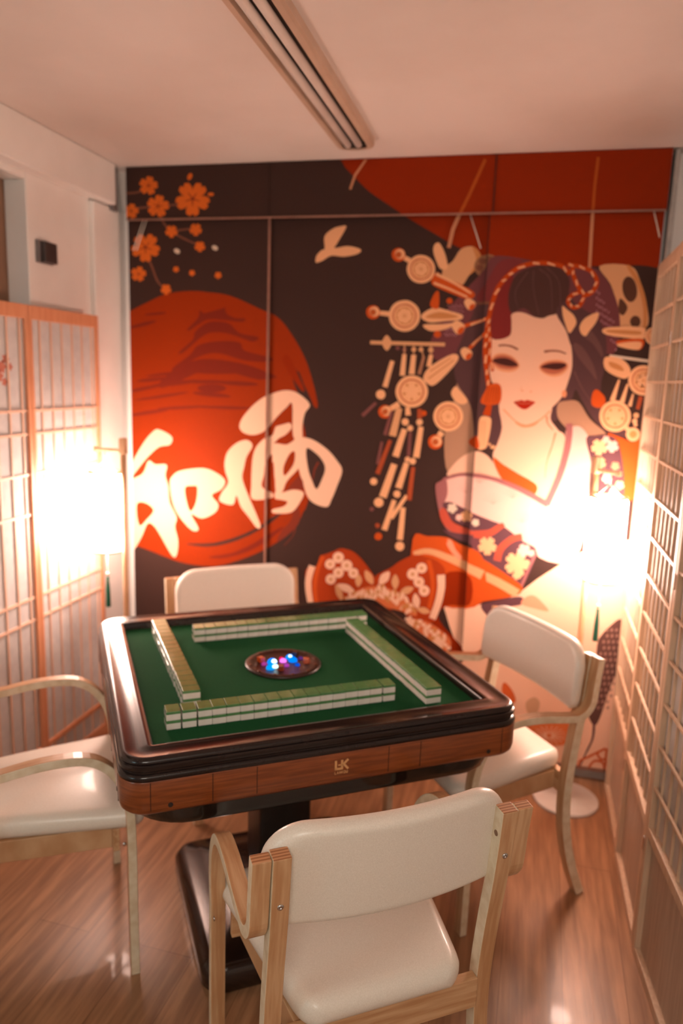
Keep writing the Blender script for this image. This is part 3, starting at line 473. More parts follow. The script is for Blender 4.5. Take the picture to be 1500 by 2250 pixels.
Hm~178,1827 225,1807 270,1747 279,1706 239,1756 196,1786
Hm|180,1651 185,1641 192,1627 201,1611 211,1594 223,1577 238,1559 253,1540 269,1523 286,1507 305,1491 323,1478 335,1468 336,1470 324,1480 307,1493 288,1509 271,1525 255,1542 240,1561 226,1579 214,1597 205,1613 196,1629 190,1643 185,1653
Tg~134,1529 166,1541 208,1538 254,1476 317,1423 280,1408 219,1405 164,1445 135,1482
Sk~-77,1537 -69,1429 -83,1363 -97,1318 -76,1252 25,1203 146,1156 159,1123 185,1191 184,1333 174,1387 133,1439 110,1470 97,1533
Sk~-96,1318 -63,1362 -25,1399 53,1427 144,1425 172,1397 175,1333 165,1243 113,1143 67,1171 79,1211 9,1249 -52,1281
Sk~-271,1238 -237,1286 -197,1318 -156,1331 -113,1312 -80,1267 -53,1227 -90,1232 -192,1236 -264,1224
Rs|130,1420 128,1410 126,1397 124,1382 121,1366 117,1351 113,1334 110,1316 107,1300 106,1283 106,1266 106,1250 107,1240 109,1240 109,1250 109,1266 110,1283 111,1299 114,1315 118,1332 123,1349 127,1365 130,1380 133,1395 136,1409 138,1418
Sk~-65,1854 -24,1865 39,1845 99,1867 136,1811 162,1750 173,1672 163,1610 146,1556 112,1513 69,1468 20,1446 -20,1452 -54,1482 -84,1524 -96,1585 -122,1606 -138,1696 -132,1775 -98,1802 -67,1782
Sd|-71,1498 -62,1489 -49,1477 -35,1464 -22,1454 -10,1447 1,1442 12,1439 23,1439 35,1441 48,1446 59,1453 71,1460 82,1470 93,1482 103,1492 110,1500 106,1504 99,1496 89,1485 78,1474 67,1465 57,1458 45,1451 34,1447 23,1444 13,1445 2,1447 -8,1452 -19,1458 -32,1468 -45,1481 -58,1493 -67,1502
Sd~-23,1452 20,1442 69,1463 50,1440 8,1433
Rs|92,1480 92,1475 93,1468 95,1460 98,1452 104,1444 111,1437 118,1430 123,1426 125,1429 121,1434 115,1441 108,1448 104,1455 102,1461 101,1469 101,1475 101,1480
Sb|-103,1737 -100,1737 -94,1738 -89,1739 -83,1739 -77,1739 -70,1738 -64,1737 -57,1735 -50,1733 -43,1729 -36,1726 -31,1724 -28,1731 -33,1733 -40,1737 -48,1740 -56,1743 -63,1744 -70,1745 -77,1746 -83,1746 -90,1746 -96,1745 -101,1744 -105,1743
Sb|68,1717 73,1718 80,1719 88,1721 95,1722 102,1722 108,1722 114,1722 120,1721 127,1720 135,1717 142,1715 147,1713 149,1718 144,1720 137,1723 129,1726 121,1728 114,1729 108,1729 101,1730 94,1729 87,1729 79,1728 71,1727 66,1726
Sh~-129,1680 -115,1707 -81,1713 -43,1698 -19,1667 -39,1645 -76,1642 -109,1654
Sh~52,1664 72,1685 113,1694 147,1687 160,1667 143,1640 108,1629 71,1641
Re~-125,1681 -107,1702 -75,1705 -43,1692 -24,1666 -50,1653 -87,1655 -109,1666
Re~57,1664 78,1681 113,1687 144,1682 155,1668 137,1648 107,1639 75,1646
Ey~-123,1683 -106,1693 -74,1695 -46,1685 -25,1669 -50,1663 -80,1667 -104,1673
Ey~59,1664 81,1676 114,1681 151,1679 143,1664 120,1656 89,1658
Sd~2,1573 2,1572 -1,1570 -4,1570 -6,1571 -7,1573 -6,1575 -4,1576 -1,1576 1,1575
Sd~34,1571 33,1569 31,1568 28,1568 26,1569 25,1570 25,1572 28,1574 30,1574 33,1573
Sd|-7,1588 -11,1575 -10,1574 -5,1588
Rl~-32,1529 -13,1535 -1,1538 8,1534 17,1539 32,1536 49,1531 33,1515 21,1505 8,1502 -8,1508 -21,1518
Re|-25,1525 -19,1524 -10,1524 0,1523 9,1523 19,1524 29,1525 38,1527 44,1528 44,1530 37,1529 28,1528 18,1527 9,1526 0,1526 -10,1527 -19,1527 -25,1528
Sd~162,1567 161,1559 157,1554 151,1554 146,1559 144,1567 145,1575 149,1580 155,1580 160,1575
Mr~-134,1905 -109,1962 -76,2008 -62,1957 -66,1870 -61,1823 -67,1776 -131,1767 -136,1843
Hd~-76,1957 -55,2002 2,2031 70,2034 120,2013 139,1976 137,1928 131,1882 104,1862 75,1854 50,1844 18,1853 -20,1880 -65,1865 -79,1906
Hm|25,2022 33,2016 46,2009 58,1998 68,1983 74,1956 78,1922 81,1889 83,1866 84,1866 83,1889 80,1922 76,1957 71,1983 61,2000 47,2011 35,2019 27,2025
Hm|-16,2014 -24,2001 -37,1982 -49,1961 -57,1942 -56,1924 -52,1906 -45,1891 -41,1880 -40,1881 -44,1892 -50,1907 -54,1924 -54,1942 -47,1960 -34,1981 -22,1999 -13,2012
Hm|50,2027 59,2019 74,2008 88,1994 99,1978 105,1954 109,1924 111,1896 113,1877 114,1877 113,1896 111,1924 107,1954 101,1978 90,1996 75,2010 61,2022 52,2029
Hm|4,2018 5,2006 5,1989 7,1968 10,1947 16,1923 24,1897 32,1872 38,1855 39,1856 34,1873 26,1897 18,1924 12,1947 9,1968 8,1988 8,2006 7,2018
Hr~99,1867 131,1908 164,1872 207,1837 186,1786 165,1745 140,1801
C~120,1890 138,1877 163,1857 175,1832 167,1809 152,1792 135,1826 124,1857
C~250,1868 245,1833 225,1802 212,1782 195,1792 188,1817 206,1848
Rr|-122,1585 -125,1600 -129,1621 -134,1644 -137,1665 -140,1681 -142,1697 -144,1711 -145,1727 -145,1745 -144,1763 -143,1782 -142,1800 -141,1817 -139,1832 -138,1847 -136,1862 -133,1877 -131,1891 -128,1905 -124,1918 -120,1931 -115,1944 -110,1956 -102,1967 -93,1980 -81,1993 -69,2004 -56,2014 -44,2021 -30,2027 -17,2031 -4,2034 8,2036 19,2037 31,2037 44,2036 59,2035 75,2033 91,2030 103,2026 112,2020 120,2012 127,2004 132,1998 144,2008 139,2014 131,2023 121,2032 108,2040 93,2045 77,2048 60,2051 44,2052 31,2053 18,2053 5,2052 -9,2050 -23,2047 -37,2042 -52,2036 -66,2028 -80,2017 -93,2004 -106,1991 -116,1977 -125,1964 -131,1951 -136,1937 -140,1924 -144,1910 -147,1895 -150,1880 -152,1865 -154,1850 -156,1835 -158,1819 -159,1802 -160,1784 -161,1765 -162,1746 -162,1727 -161,1711 -159,1695 -157,1679 -154,1663 -150,1642 -146,1619 -142,1597 -139,1582
C|-138,1589 -136,1608 -129,1610 -131,1590
C|-145,1629 -144,1648 -137,1649 -138,1630
C|-153,1673 -152,1703 -144,1704 -146,1673
C|-159,1733 -154,1750 -146,1750 -152,1733
C|-158,1770 -152,1787 -145,1787 -150,1770
C|-155,1811 -148,1840 -140,1839 -148,1810
C|-148,1874 -138,1900 -131,1898 -141,1872
C|-134,1931 -119,1953 -112,1950 -128,1928
C|-110,1980 -95,1988 -90,1983 -105,1975
C|-86,2005 -71,2012 -66,2007 -81,1999
C|-55,2029 -28,2035 -24,2029 -52,2023
C|1,2048 25,2045 26,2038 1,2041
C|54,2048 82,2038 82,2032 53,2041
C|114,2033 126,2015 122,2010 110,2028
Rr|-113,1645 -116,1655 -121,1668 -126,1683 -129,1697 -130,1709 -130,1721 -129,1734 -130,1749 -132,1768 -135,1789 -138,1809 -140,1823 -153,1821 -151,1808 -148,1788 -145,1767 -143,1749 -142,1734 -143,1721 -143,1709 -142,1695 -138,1680 -133,1664 -128,1651 -125,1641
C|-125,1650 -130,1676 -125,1677 -120,1651
C|-140,1704 -137,1729 -131,1729 -135,1704
C|-142,1754 -140,1771 -135,1772 -136,1754
C|-147,1791 -145,1808 -140,1809 -141,1791
Rr|125,2031 131,2030 140,2029 149,2028 159,2026 170,2023 182,2020 193,2016 203,2012 210,2005 218,1997 223,1989 227,1982 228,1975 227,1967 224,1959 221,1953 216,1947 210,1942 204,1939 200,1938 196,1940 190,1946 184,1954 178,1962 172,1971 167,1981 162,1991 158,2000 155,2008 153,2017 152,2024 151,2029 136,2027 137,2022 139,2015 141,2005 144,1996 148,1986 153,1975 159,1964 166,1954 172,1945 180,1936 188,1928 198,1923 209,1924 219,1929 227,1936 233,1944 238,1952 241,1963 243,1974 241,1985 236,1996 229,2006 220,2016 210,2024 198,2030 185,2034 173,2038 161,2040 151,2042 140,2044 131,2045 125,2045
C|131,2043 147,2036 147,2030 130,2036
C|169,2036 189,2025 188,2019 167,2030
C|214,2016 224,1997 219,1993 210,2012
C|238,1977 231,1961 224,1963 232,1978
C|226,1941 210,1936 207,1942 222,1947
C|191,1931 181,1947 186,1951 196,1936
C|164,1962 158,1982 164,1985 170,1965
C|145,2002 145,2016 151,2017 151,2003
Rr|188,1928 186,1922 183,1912 180,1903 177,1898 173,1895 168,1892 163,1891 159,1892 156,1894 151,1898 147,1903 146,1906 146,1909 147,1913 150,1918 154,1922 161,1926 170,1930 179,1934 186,1937 180,1950 173,1947 164,1943 153,1939 145,1934 139,1927 134,1920 132,1912 132,1904 135,1896 141,1888 148,1882 156,1878 165,1877 173,1879 181,1882 188,1888 193,1897 197,1907 199,1917 201,1923
C|197,1919 188,1905 182,1907 192,1921
C|181,1887 168,1887 165,1893 178,1893
C|152,1885 145,1897 150,1901 156,1889
C|136,1911 144,1920 150,1917 141,1908
C|152,1935 170,1938 173,1933 155,1929
Or~-157,1534 -143,1567 -131,1589 -100,1598 -82,1580 -83,1526 -121,1514 -153,1518
Rd|-132,1584 -141,1522 -139,1521 -129,1584
Rd|-123,1584 -130,1522 -128,1522 -121,1584
Rd|-115,1585 -119,1522 -118,1522 -112,1584
Rd|-106,1585 -109,1523 -107,1523 -104,1585
Rd|-98,1585 -98,1523 -96,1523 -95,1585
Rd|-89,1585 -87,1523 -86,1523 -87,1585
Rr|-134,1516 -146,1476 -117,1470 -113,1512
C~-155,1464 -117,1465 -112,1433 -119,1372 -128,1344 -158,1342 -159,1403
Sd|-151,1453 -148,1354 -146,1354 -147,1453
Sd|-139,1453 -136,1355 -134,1355 -135,1453
Rr~-195,1368 -167,1392 -154,1365 -155,1342 -180,1347
Cb~-89,1351 -91,1347 -95,1344 -101,1343 -106,1346 -109,1350 -107,1355 -102,1358 -96,1358 -91,1356
Cb~-107,1362 -108,1358 -111,1356 -115,1356 -118,1358 -120,1361 -119,1364 -115,1366 -111,1367 -108,1365
Or~-375,1990 -357,2013 -325,1996 -212,1941 -228,1913 -298,1935 -369,1965
C|-362,2002 -349,1996 -331,1988 -310,1979 -291,1970 -272,1960 -252,1949 -235,1939 -222,1932 -219,1938 -231,1945 -248,1956 -268,1967 -287,1978 -306,1988 -326,1998 -345,2006 -357,2013
C|-368,1969 -356,1965 -338,1959 -318,1952 -300,1945 -282,1938 -263,1930 -247,1923 -235,1918 -233,1924 -244,1929 -261,1936 -280,1944 -298,1952 -316,1959 -336,1967 -353,1973 -365,1978
C~-410,1843 -393,1866 -353,1881 -294,1867 -250,1854 -255,1837 -315,1830 -373,1824
Cd~-392,1843 -340,1864 -264,1848 -316,1839
C~-399,1815 -315,1819 -257,1828 -313,1799 -372,1792
Or~-377,1889 -362,1934 -345,1940 -344,1878
Or~-328,1780 -330,1772 -337,1767 -345,1767 -353,1772 -356,1780 -353,1788 -347,1793 -338,1793 -331,1788
Br|-204,1894 -147,1894 -148,1904 -204,1904
Or|-242,1804 -197,1820 -142,1838 -146,1849 -202,1832 -247,1818
C|-215,1814 -159,1837 -162,1842 -218,1821
Or|-211,1722 -180,1757 -148,1786 -155,1794 -188,1766 -221,1731
C|-203,1739 -166,1776 -170,1779 -208,1743
C~-246,1902 -230,1917 -202,1900 -210,1877 -229,1875
Or~-221,1892 -204,1896 -210,1877 -225,1875
C~-289,1815 -269,1833 -238,1814 -246,1786 -269,1783
Or~-260,1803 -240,1809 -246,1786 -264,1783
C~-249,1716 -232,1732 -203,1714 -210,1689 -231,1686
Or~-223,1705 -205,1710 -210,1689 -226,1686
Or~-291,1907 -292,1900 -298,1896 -305,1896 -311,1900 -314,1906 -312,1913 -306,1917 -299,1917 -293,1913
C~-389,1612 -364,1654 -279,1705 -257,1680 -337,1587 -373,1589
Cd|-366,1605 -270,1681 -273,1684 -370,1609
Cd|-362,1634 -283,1689 -285,1692 -365,1638
C~-276,1552 -260,1581 -241,1564 -210,1531 -220,1513 -250,1517
C~-364,2025 -368,2002 -382,1983 -404,1973 -429,1973 -452,1983 -468,2002 -475,2025 -470,2048 -456,2066 -434,2077 -409,2076 -387,2066 -371,2048
Od~-377,2025 -380,2007 -391,1993 -408,1986 -427,1985 -444,1993 -456,2007 -461,2025 -458,2043 -447,2057 -431,2064 -412,2064 -395,2056 -382,2042
C~-381,2025 -384,2009 -394,1997 -409,1990 -426,1990 -441,1997 -452,2009 -457,2025 -454,2041 -444,2053 -429,2060 -413,2060 -397,2053 -386,2040
Cd~-388,2025 -391,2010 -402,1999 -418,1995 -433,1999 -445,2010 -450,2025 -447,2040 -436,2051 -421,2055 -405,2051 -393,2040
C|-401,2030 -393,2027 -391,2020 -396,2018 -393,2014 -398,2009 -406,2011 -409,2015 -405,2012 -403,2005 -408,1999 -413,2003 -415,1998 -422,2000 -425,2007 -423,2012 -423,2007 -429,2002 -436,2004 -436,2009 -441,2009 -443,2016 -438,2021 -433,2022 -438,2020 -445,2022 -447,2030 -442,2032 -445,2036 -440,2041 -433,2039 -429,2035 -434,2038 -435,2045 -430,2050 -426,2047 -423,2052 -416,2049 -414,2042 -416,2038 -415,2043 -410,2048 -402,2046 -402,2040 -397,2041 -395,2033 -400,2028 -405,2028
Cd|-416,2023 -407,2021 -407,2022 -416,2025
Cd|-419,2022 -416,2013 -415,2013 -417,2022
Cd|-422,2023 -428,2017 -428,2017 -421,2022
Cd|-422,2027 -431,2029 -431,2028 -423,2025
Cd|-419,2028 -422,2037 -423,2036 -421,2028
Cd|-416,2026 -410,2033 -411,2033 -417,2028
Cd~-416,2025 -417,2022 -421,2022 -422,2025 -421,2027 -418,2027
C~-413,1849 -418,1823 -434,1801 -459,1789 -486,1789 -512,1800 -531,1821 -538,1847 -533,1874 -517,1895 -492,1906 -464,1907 -439,1895 -420,1875
Od~-428,1849 -432,1829 -444,1813 -463,1803 -484,1803 -503,1812 -517,1828 -523,1847 -519,1867 -507,1883 -488,1892 -467,1893 -447,1884 -434,1868
C~-433,1849 -436,1831 -447,1816 -464,1808 -483,1808 -500,1816 -513,1830 -518,1847 -515,1865 -503,1880 -487,1888 -468,1888 -450,1880 -438,1866
Cd~-440,1848 -444,1832 -456,1819 -474,1814 -491,1819 -505,1831 -510,1848 -507,1865 -494,1877 -477,1882 -459,1877 -446,1865
C|-454,1854 -446,1851 -444,1843 -449,1841 -446,1836 -452,1830 -460,1832 -464,1837 -459,1833 -457,1825 -463,1819 -468,1823 -471,1817 -479,1820 -482,1828 -479,1833 -480,1828 -486,1822 -495,1824 -494,1830 -501,1830 -503,1838 -497,1844 -491,1844 -496,1842 -505,1845 -507,1853 -501,1855 -505,1860 -499,1866 -490,1864 -487,1859 -491,1863 -494,1871 -488,1877 -482,1873 -480,1878 -471,1876 -469,1868 -471,1863 -471,1868 -464,1874 -456,1872 -456,1866 -450,1866 -448,1858 -454,1852 -460,1852
Cd|-472,1846 -462,1844 -462,1845 -471,1848
Cd|-475,1844 -472,1835 -471,1835 -473,1845
Cd|-479,1846 -486,1839 -485,1838 -477,1845
Cd|-479,1850 -489,1852 -489,1851 -479,1848
Cd|-475,1852 -479,1861 -480,1861 -477,1851
Cd|-472,1850 -465,1857 -466,1858 -473,1851
Cd~-472,1848 -473,1845 -477,1845 -479,1848 -477,1851 -474,1851
C~-367,1557 -372,1529 -389,1506 -415,1493 -444,1492 -471,1503 -490,1525 -498,1552 -492,1580 -475,1603 -450,1616 -421,1617 -394,1606 -375,1584
Od~-383,1557 -387,1535 -400,1518 -419,1508 -441,1507 -461,1516 -476,1532 -482,1553 -478,1574 -465,1592 -446,1602 -424,1602 -403,1594 -389,1577
C~-388,1556 -392,1537 -403,1522 -420,1513 -440,1512 -458,1520 -471,1534 -477,1553 -473,1572 -462,1588 -444,1597 -425,1597 -406,1590 -393,1575
C|-447,1576 -448,1586 -439,1592 -434,1587 -429,1592 -420,1587 -419,1577 -421,1571 -416,1575 -407,1578 -398,1572 -402,1566 -395,1563 -397,1553 -406,1549 -413,1549 -407,1546 -401,1538 -404,1528 -412,1530 -412,1522 -423,1521 -429,1529 -431,1535 -433,1529 -439,1520 -449,1521 -450,1528 -457,1526 -462,1536 -456,1544 -451,1548 -458,1548 -468,1551 -471,1560 -464,1564 -468,1570 -460,1577 -450,1574 -445,1570
Cd~-396,1556 -400,1538 -412,1524 -430,1519 -449,1523 -463,1536 -469,1553 -465,1572 -452,1585 -434,1590 -416,1586 -402,1574
C|-447,1576 -448,1586 -439,1592 -434,1587 -429,1592 -420,1587 -419,1577 -421,1571 -416,1575 -407,1578 -398,1572 -402,1566 -395,1563 -397,1553 -406,1549 -413,1549 -407,1546 -401,1538 -404,1528 -412,1530 -412,1522 -423,1521 -429,1529 -431,1535 -433,1529 -439,1520 -449,1521 -450,1528 -457,1526 -462,1536 -456,1544 -451,1548 -458,1548 -468,1551 -471,1560 -464,1564 -468,1570 -460,1577 -450,1574 -445,1570
C~-222,1464 -227,1439 -242,1417 -265,1405 -291,1403 -316,1414 -333,1434 -341,1459 -336,1485 -321,1506 -298,1519 -271,1520 -247,1509 -230,1490
Od~-236,1464 -240,1444 -251,1428 -269,1418 -289,1417 -307,1425 -321,1440 -326,1460 -323,1480 -311,1496 -294,1505 -274,1506 -255,1498 -242,1483
C~-241,1464 -244,1446 -254,1431 -270,1423 -288,1422 -305,1429 -317,1443 -322,1460 -319,1478 -308,1492 -292,1501 -274,1501 -258,1494 -246,1481
Cd~-248,1463 -252,1447 -263,1434 -279,1429 -296,1432 -309,1444 -314,1460 -311,1477 -299,1490 -283,1495 -266,1491 -254,1480
C|-261,1468 -254,1466 -251,1458 -256,1455 -253,1450 -259,1445 -267,1447 -270,1451 -266,1448 -264,1440 -269,1434 -274,1437 -277,1432 -284,1434 -287,1442 -285,1447 -285,1442 -291,1436 -299,1438 -299,1444 -305,1443 -307,1451 -301,1457 -296,1458 -301,1456 -309,1458 -311,1466 -306,1468 -309,1473 -304,1479 -296,1477 -292,1473 -297,1476 -299,1484 -293,1490 -288,1486 -286,1492 -278,1489 -275,1482 -277,1477 -277,1482 -271,1488 -263,1486 -264,1480 -258,1480 -256,1472 -261,1467 -266,1466
Cd|-278,1460 -268,1458 -268,1459 -277,1462
Cd|-281,1458 -278,1449 -277,1449 -279,1459
Cd|-284,1460 -291,1453 -290,1452 -283,1459
Cd|-284,1464 -294,1466 -294,1465 -285,1462
Cd|-281,1465 -284,1475 -285,1475 -283,1465
Cd|-278,1464 -272,1471 -272,1472 -279,1465
Cd~-278,1462 -279,1459 -283,1459 -284,1462 -283,1465 -280,1465
C|-513,2072 -469,2048 -460,2065 -506,2086
Or~-483,2079 -487,2064 -500,2054 -517,2054 -531,2064 -537,2079 -533,2094 -519,2103 -503,2103 -489,2094
C~-485,2081 -488,2070 -498,2064 -510,2064 -520,2071 -524,2082 -521,2092 -511,2099 -499,2099 -489,2092
Od~-498,2079 -500,2072 -506,2068 -513,2068 -520,2072 -522,2079 -520,2086 -514,2090 -507,2090 -500,2086
C|-603,1853 -533,1844 -532,1864 -602,1868
Or~-574,1861 -579,1845 -593,1835 -610,1835 -624,1844 -630,1860 -626,1876 -612,1885 -595,1886 -580,1876
C~-577,1863 -580,1852 -590,1845 -602,1845 -613,1852 -617,1863 -614,1874 -604,1881 -591,1881 -581,1874
Od~-590,1860 -592,1853 -598,1849 -606,1849 -612,1853 -615,1860 -613,1867 -607,1872 -599,1872 -592,1867
C|-532,1462 -474,1493 -487,1514 -542,1478
Or~-509,1471 -514,1455 -527,1445 -544,1444 -559,1453 -565,1469 -560,1485 -547,1495 -530,1496 -515,1487
C~-512,1474 -515,1462 -525,1455 -537,1454 -547,1461 -552,1472 -548,1484 -539,1491 -526,1492 -516,1485
Od~-525,1471 -527,1463 -533,1459 -540,1458 -547,1462 -549,1470 -547,1477 -541,1481 -534,1482 -527,1478
C|-319,1353 -292,1393 -313,1406 -336,1363
Or~-299,1360 -303,1342 -317,1331 -335,1330 -350,1340 -356,1357 -352,1374 -338,1385 -320,1386 -305,1376
C~-301,1362 -304,1350 -314,1342 -327,1341 -338,1348 -343,1360 -339,1373 -329,1381 -316,1381 -306,1374
Od~-314,1359 -316,1351 -323,1346 -331,1346 -337,1350 -340,1357 -338,1365 -332,1370 -324,1371 -317,1366
Cb|-609,1736 -310,1734 -310,1748 -609,1750
Cb~-561,1742 -543,1773 -522,1743 -540,1712
C|-477,1701 -481,1659 -484,1616 -462,1615 -461,1657 -460,1700
C|-441,1699 -444,1661 -448,1623 -424,1622 -423,1660 -421,1698
Dm|-396,1695 -404,1660 -413,1625 -399,1622 -392,1657 -385,1693
C|-370,1702 -375,1679 -379,1655 -359,1652 -357,1676 -354,1699
C|-524,1675 -538,1624 -552,1571 -531,1566 -519,1619 -507,1671
Dp|-580,1509 -608,1482 -636,1455 -625,1444 -598,1472 -571,1500
Cb|-491,1490 -504,1433 -517,1376 -487,1371 -477,1428 -467,1485
Dp|-516,1473 -528,1426 -541,1378 -525,1374 -514,1422 -503,1470
Dr|-518,1358 -542,1289 -567,1218 -548,1212 -525,1283 -503,1354
Dp|-550,1349 -558,1303 -566,1256 -552,1254 -545,1301 -538,1347
C|-455,1491 -454,1474 -453,1458 -430,1461 -434,1477 -437,1493
C|-465,1407 -482,1351 -499,1294 -472,1287 -458,1344 -443,1401
C|-502,1263 -524,1194 -547,1124 -516,1115 -496,1186 -477,1256
Dp|-437,1393 -438,1345 -440,1296 -424,1296 -424,1345 -424,1393
C|-449,1271 -465,1218 -481,1165 -454,1158 -441,1212 -428,1266
C|-492,1113 -511,1049 -531,984 -507,979 -490,1044 -473,1108
C|-438,1137 -469,1088 -501,1039 -485,1029 -455,1079 -426,1129
Dr|-406,1487 -405,1468 -405,1448 -384,1450 -387,1469 -389,1488
C|-398,1418 -406,1356 -414,1293 -388,1290 -382,1353 -377,1415
Dr|-419,1252 -426,1184 -432,1115 -411,1114 -407,1183 -403,1251
C|-454,1082 -459,1014 -464,946 -439,945 -436,1014 -434,1082
C~-538,1539 -541,1528 -550,1520 -562,1520 -573,1527 -577,1538 -574,1549 -564,1556 -552,1557 -542,1550
C~-557,1184 -559,1175 -566,1169 -576,1168 -584,1173 -587,1182 -584,1191 -577,1197 -568,1197 -560,1192
C~-438,1433 -440,1425 -447,1419 -456,1419 -464,1424 -467,1432 -465,1441 -458,1446 -449,1447 -441,1442
C~-419,1409 -421,1402 -427,1397 -434,1397 -441,1401 -443,1408 -441,1415 -435,1420 -428,1420 -422,1416
C~-527,1098 -530,1086 -540,1078 -553,1077 -563,1084 -568,1095 -564,1107 -554,1115 -542,1116 -532,1110
Dp~-566,1067 -568,1061 -572,1058 -578,1057 -582,1060 -584,1065 -583,1071 -578,1074 -573,1075 -568,1072
C~-458,1137 -460,1128 -467,1122 -476,1122 -484,1127 -487,1135 -485,1144 -478,1150 -468,1151 -461,1146
Or~-527,954 -530,944 -538,938 -547,937 -556,942 -559,951 -556,961 -549,967 -539,968 -531,963
Dr~-538,999 -540,993 -545,989 -551,988 -556,992 -558,997 -557,1004 -552,1008 -546,1008 -540,1005
C~-381,1435 -384,1427 -390,1422 -398,1421 -405,1426 -408,1434 -406,1441 -399,1446 -391,1447 -384,1442
C~-401,1277 -403,1269 -409,1263 -418,1263 -425,1267 -428,1275 -425,1283 -419,1288 -411,1289 -404,1284
C~-425,1283 -427,1276 -432,1272 -439,1271 -445,1275 -447,1281 -445,1288 -440,1292 -433,1293 -427,1289
C~-432,920 -435,908 -444,900 -456,899 -466,906 -470,916 -467,928 -458,936 -446,937 -436,931
Cb~-422,1719 -424,1714 -429,1710 -435,1710 -439,1713 -442,1719 -440,1724 -435,1728 -429,1728 -425,1725
Cb~-394,1720 -395,1714 -400,1711 -406,1711 -411,1714 -413,1719 -411,1725 -407,1728 -401,1728 -396,1725
Cb~-354,1719 -355,1713 -360,1709 -367,1709 -372,1712 -375,1719 -373,1725 -368,1729 -361,1729 -356,1725
Dp~-460,1718 -461,1713 -466,1709 -472,1709 -477,1712 -479,1718 -477,1723 -472,1727 -467,1727 -462,1724
Dp~-488,1724 -489,1719 -493,1716 -499,1716 -503,1718 -505,1723 -504,1728 -499,1731 -494,1731 -490,1728
Or~-368,1471 -369,1465 -375,1461 -381,1460 -387,1464 -389,1470 -388,1477 -382,1481 -376,1481 -370,1477
Cb|-472,1736 -470,1692 -466,1692 -468,1736
Cb|-435,1736 -432,1693 -429,1693 -431,1736
Cb|-406,1737 -395,1693 -391,1694 -403,1737
Cb|-367,1738 -363,1694 -360,1695 -363,1738
C~281,1813 406,1818 419,1790 405,1775 286,1788
Cd~294,1806 397,1803 394,1790 295,1796
Or~332,1769 415,1775 404,1735 329,1753
C~333,1758 406,1765 401,1736 334,1746
Cg|303,1707 451,1690 452,1700 303,1717
C~288,1706 343,1703 378,1673 379,1642 355,1631 295,1660
Cd~305,1691 346,1677 357,1657 312,1671
C|342,1627 319,1550 337,1545 349,1625
C|373,1612 355,1546 371,1541 380,1610
C|397,1577 385,1531 398,1528 402,1575
Dr|420,1569 414,1521 426,1518 435,1565
Cb~427,1497 426,1491 421,1487 415,1486 410,1490 407,1496 409,1502 413,1506 419,1506 425,1503
C~423,1476 422,1470 418,1466 412,1466 408,1469 405,1475 407,1480 411,1484 416,1484 421,1481
C~425,1463 424,1458 421,1456 417,1455 413,1458 411,1462 412,1466 415,1469 420,1469 423,1467
Or~255,1571 269,1587 297,1565 304,1541 290,1520 257,1529
C~482,1787 481,1772 473,1761 461,1754 447,1754 434,1760 424,1771 420,1785 422,1800 429,1811 441,1817 455,1818 468,1812 478,1801
Od~475,1786 474,1776 468,1767 459,1762 448,1762 438,1766 431,1775 427,1786 429,1796 434,1805 443,1810 454,1810 464,1805 471,1797
C~472,1786 471,1777 466,1769 458,1764 449,1764 440,1768 433,1776 430,1786 431,1795 436,1803 444,1807 454,1808 463,1803 469,1796
Cd~469,1786 467,1777 461,1770 453,1768 444,1770 437,1777 434,1786 435,1795 441,1802 449,1804 458,1802 465,1795
C|461,1789 466,1788 467,1783 464,1782 466,1779 463,1776 459,1777 457,1780 460,1778 461,1774 458,1771 456,1772 454,1769 450,1771 449,1775 450,1778 449,1775 447,1772 442,1773 442,1776 439,1776 438,1781 441,1784 443,1784 441,1783 437,1784 435,1788 438,1790 436,1793 439,1796 443,1794 445,1792 443,1794 441,1798 444,1801 447,1800 448,1802 452,1801 454,1797 453,1794 453,1797 456,1800 460,1799 460,1796 463,1796 464,1791 462,1788 459,1788
Cd|453,1785 458,1784 458,1784 453,1786
Cd|451,1784 453,1779 454,1779 452,1784
Cd|449,1785 446,1781 447,1781 450,1784
Cd|449,1787 444,1788 444,1788 449,1786
Cd|451,1788 449,1793 449,1793 450,1788
Cd|453,1787 456,1791 456,1791 452,1788
Cd~453,1786 452,1784 450,1784 449,1786 450,1787 452,1788
C~483,1628 480,1604 467,1584 447,1572 424,1572 401,1582 385,1600 377,1624 380,1648 393,1668 413,1679 437,1680 459,1670 475,1651
Od~470,1627 468,1609 458,1594 443,1585 425,1585 408,1592 396,1607 390,1625 392,1643 402,1658 417,1666 435,1667 452,1659 464,1645
C~466,1627 464,1611 455,1597 442,1590 426,1589 411,1596 399,1609 394,1625 396,1641 405,1655 419,1662 435,1663 450,1656 461,1643
Cd~460,1627 457,1611 448,1600 433,1595 418,1599 406,1610 401,1625 403,1641 413,1652 427,1657 442,1653 454,1642
C|447,1631 454,1629 457,1622 452,1620 456,1615 451,1610 444,1612 441,1616 445,1613 447,1605 442,1600 437,1603 435,1598 428,1600 426,1607 427,1612 427,1607 422,1602 415,1604 415,1609 410,1609 408,1616 412,1622 417,1622 413,1620 406,1623 403,1630 408,1632 405,1637 410,1642 417,1640 420,1636 416,1639 414,1647 418,1652 423,1649 425,1654 432,1652 434,1644 433,1640 433,1645 438,1650 445,1648 445,1643 450,1643 453,1635 448,1630 443,1630
Cd|433,1624 442,1622 442,1623 433,1626
Cd|430,1622 434,1614 434,1614 432,1623
Cd|427,1624 422,1618 423,1617 429,1623
Cd|427,1628 419,1630 418,1629 427,1626
Cd|430,1629 427,1638 426,1638 428,1629
Cd|433,1628 438,1634 438,1635 432,1629
Cd~433,1626 432,1623 429,1623 427,1626 428,1629 431,1629
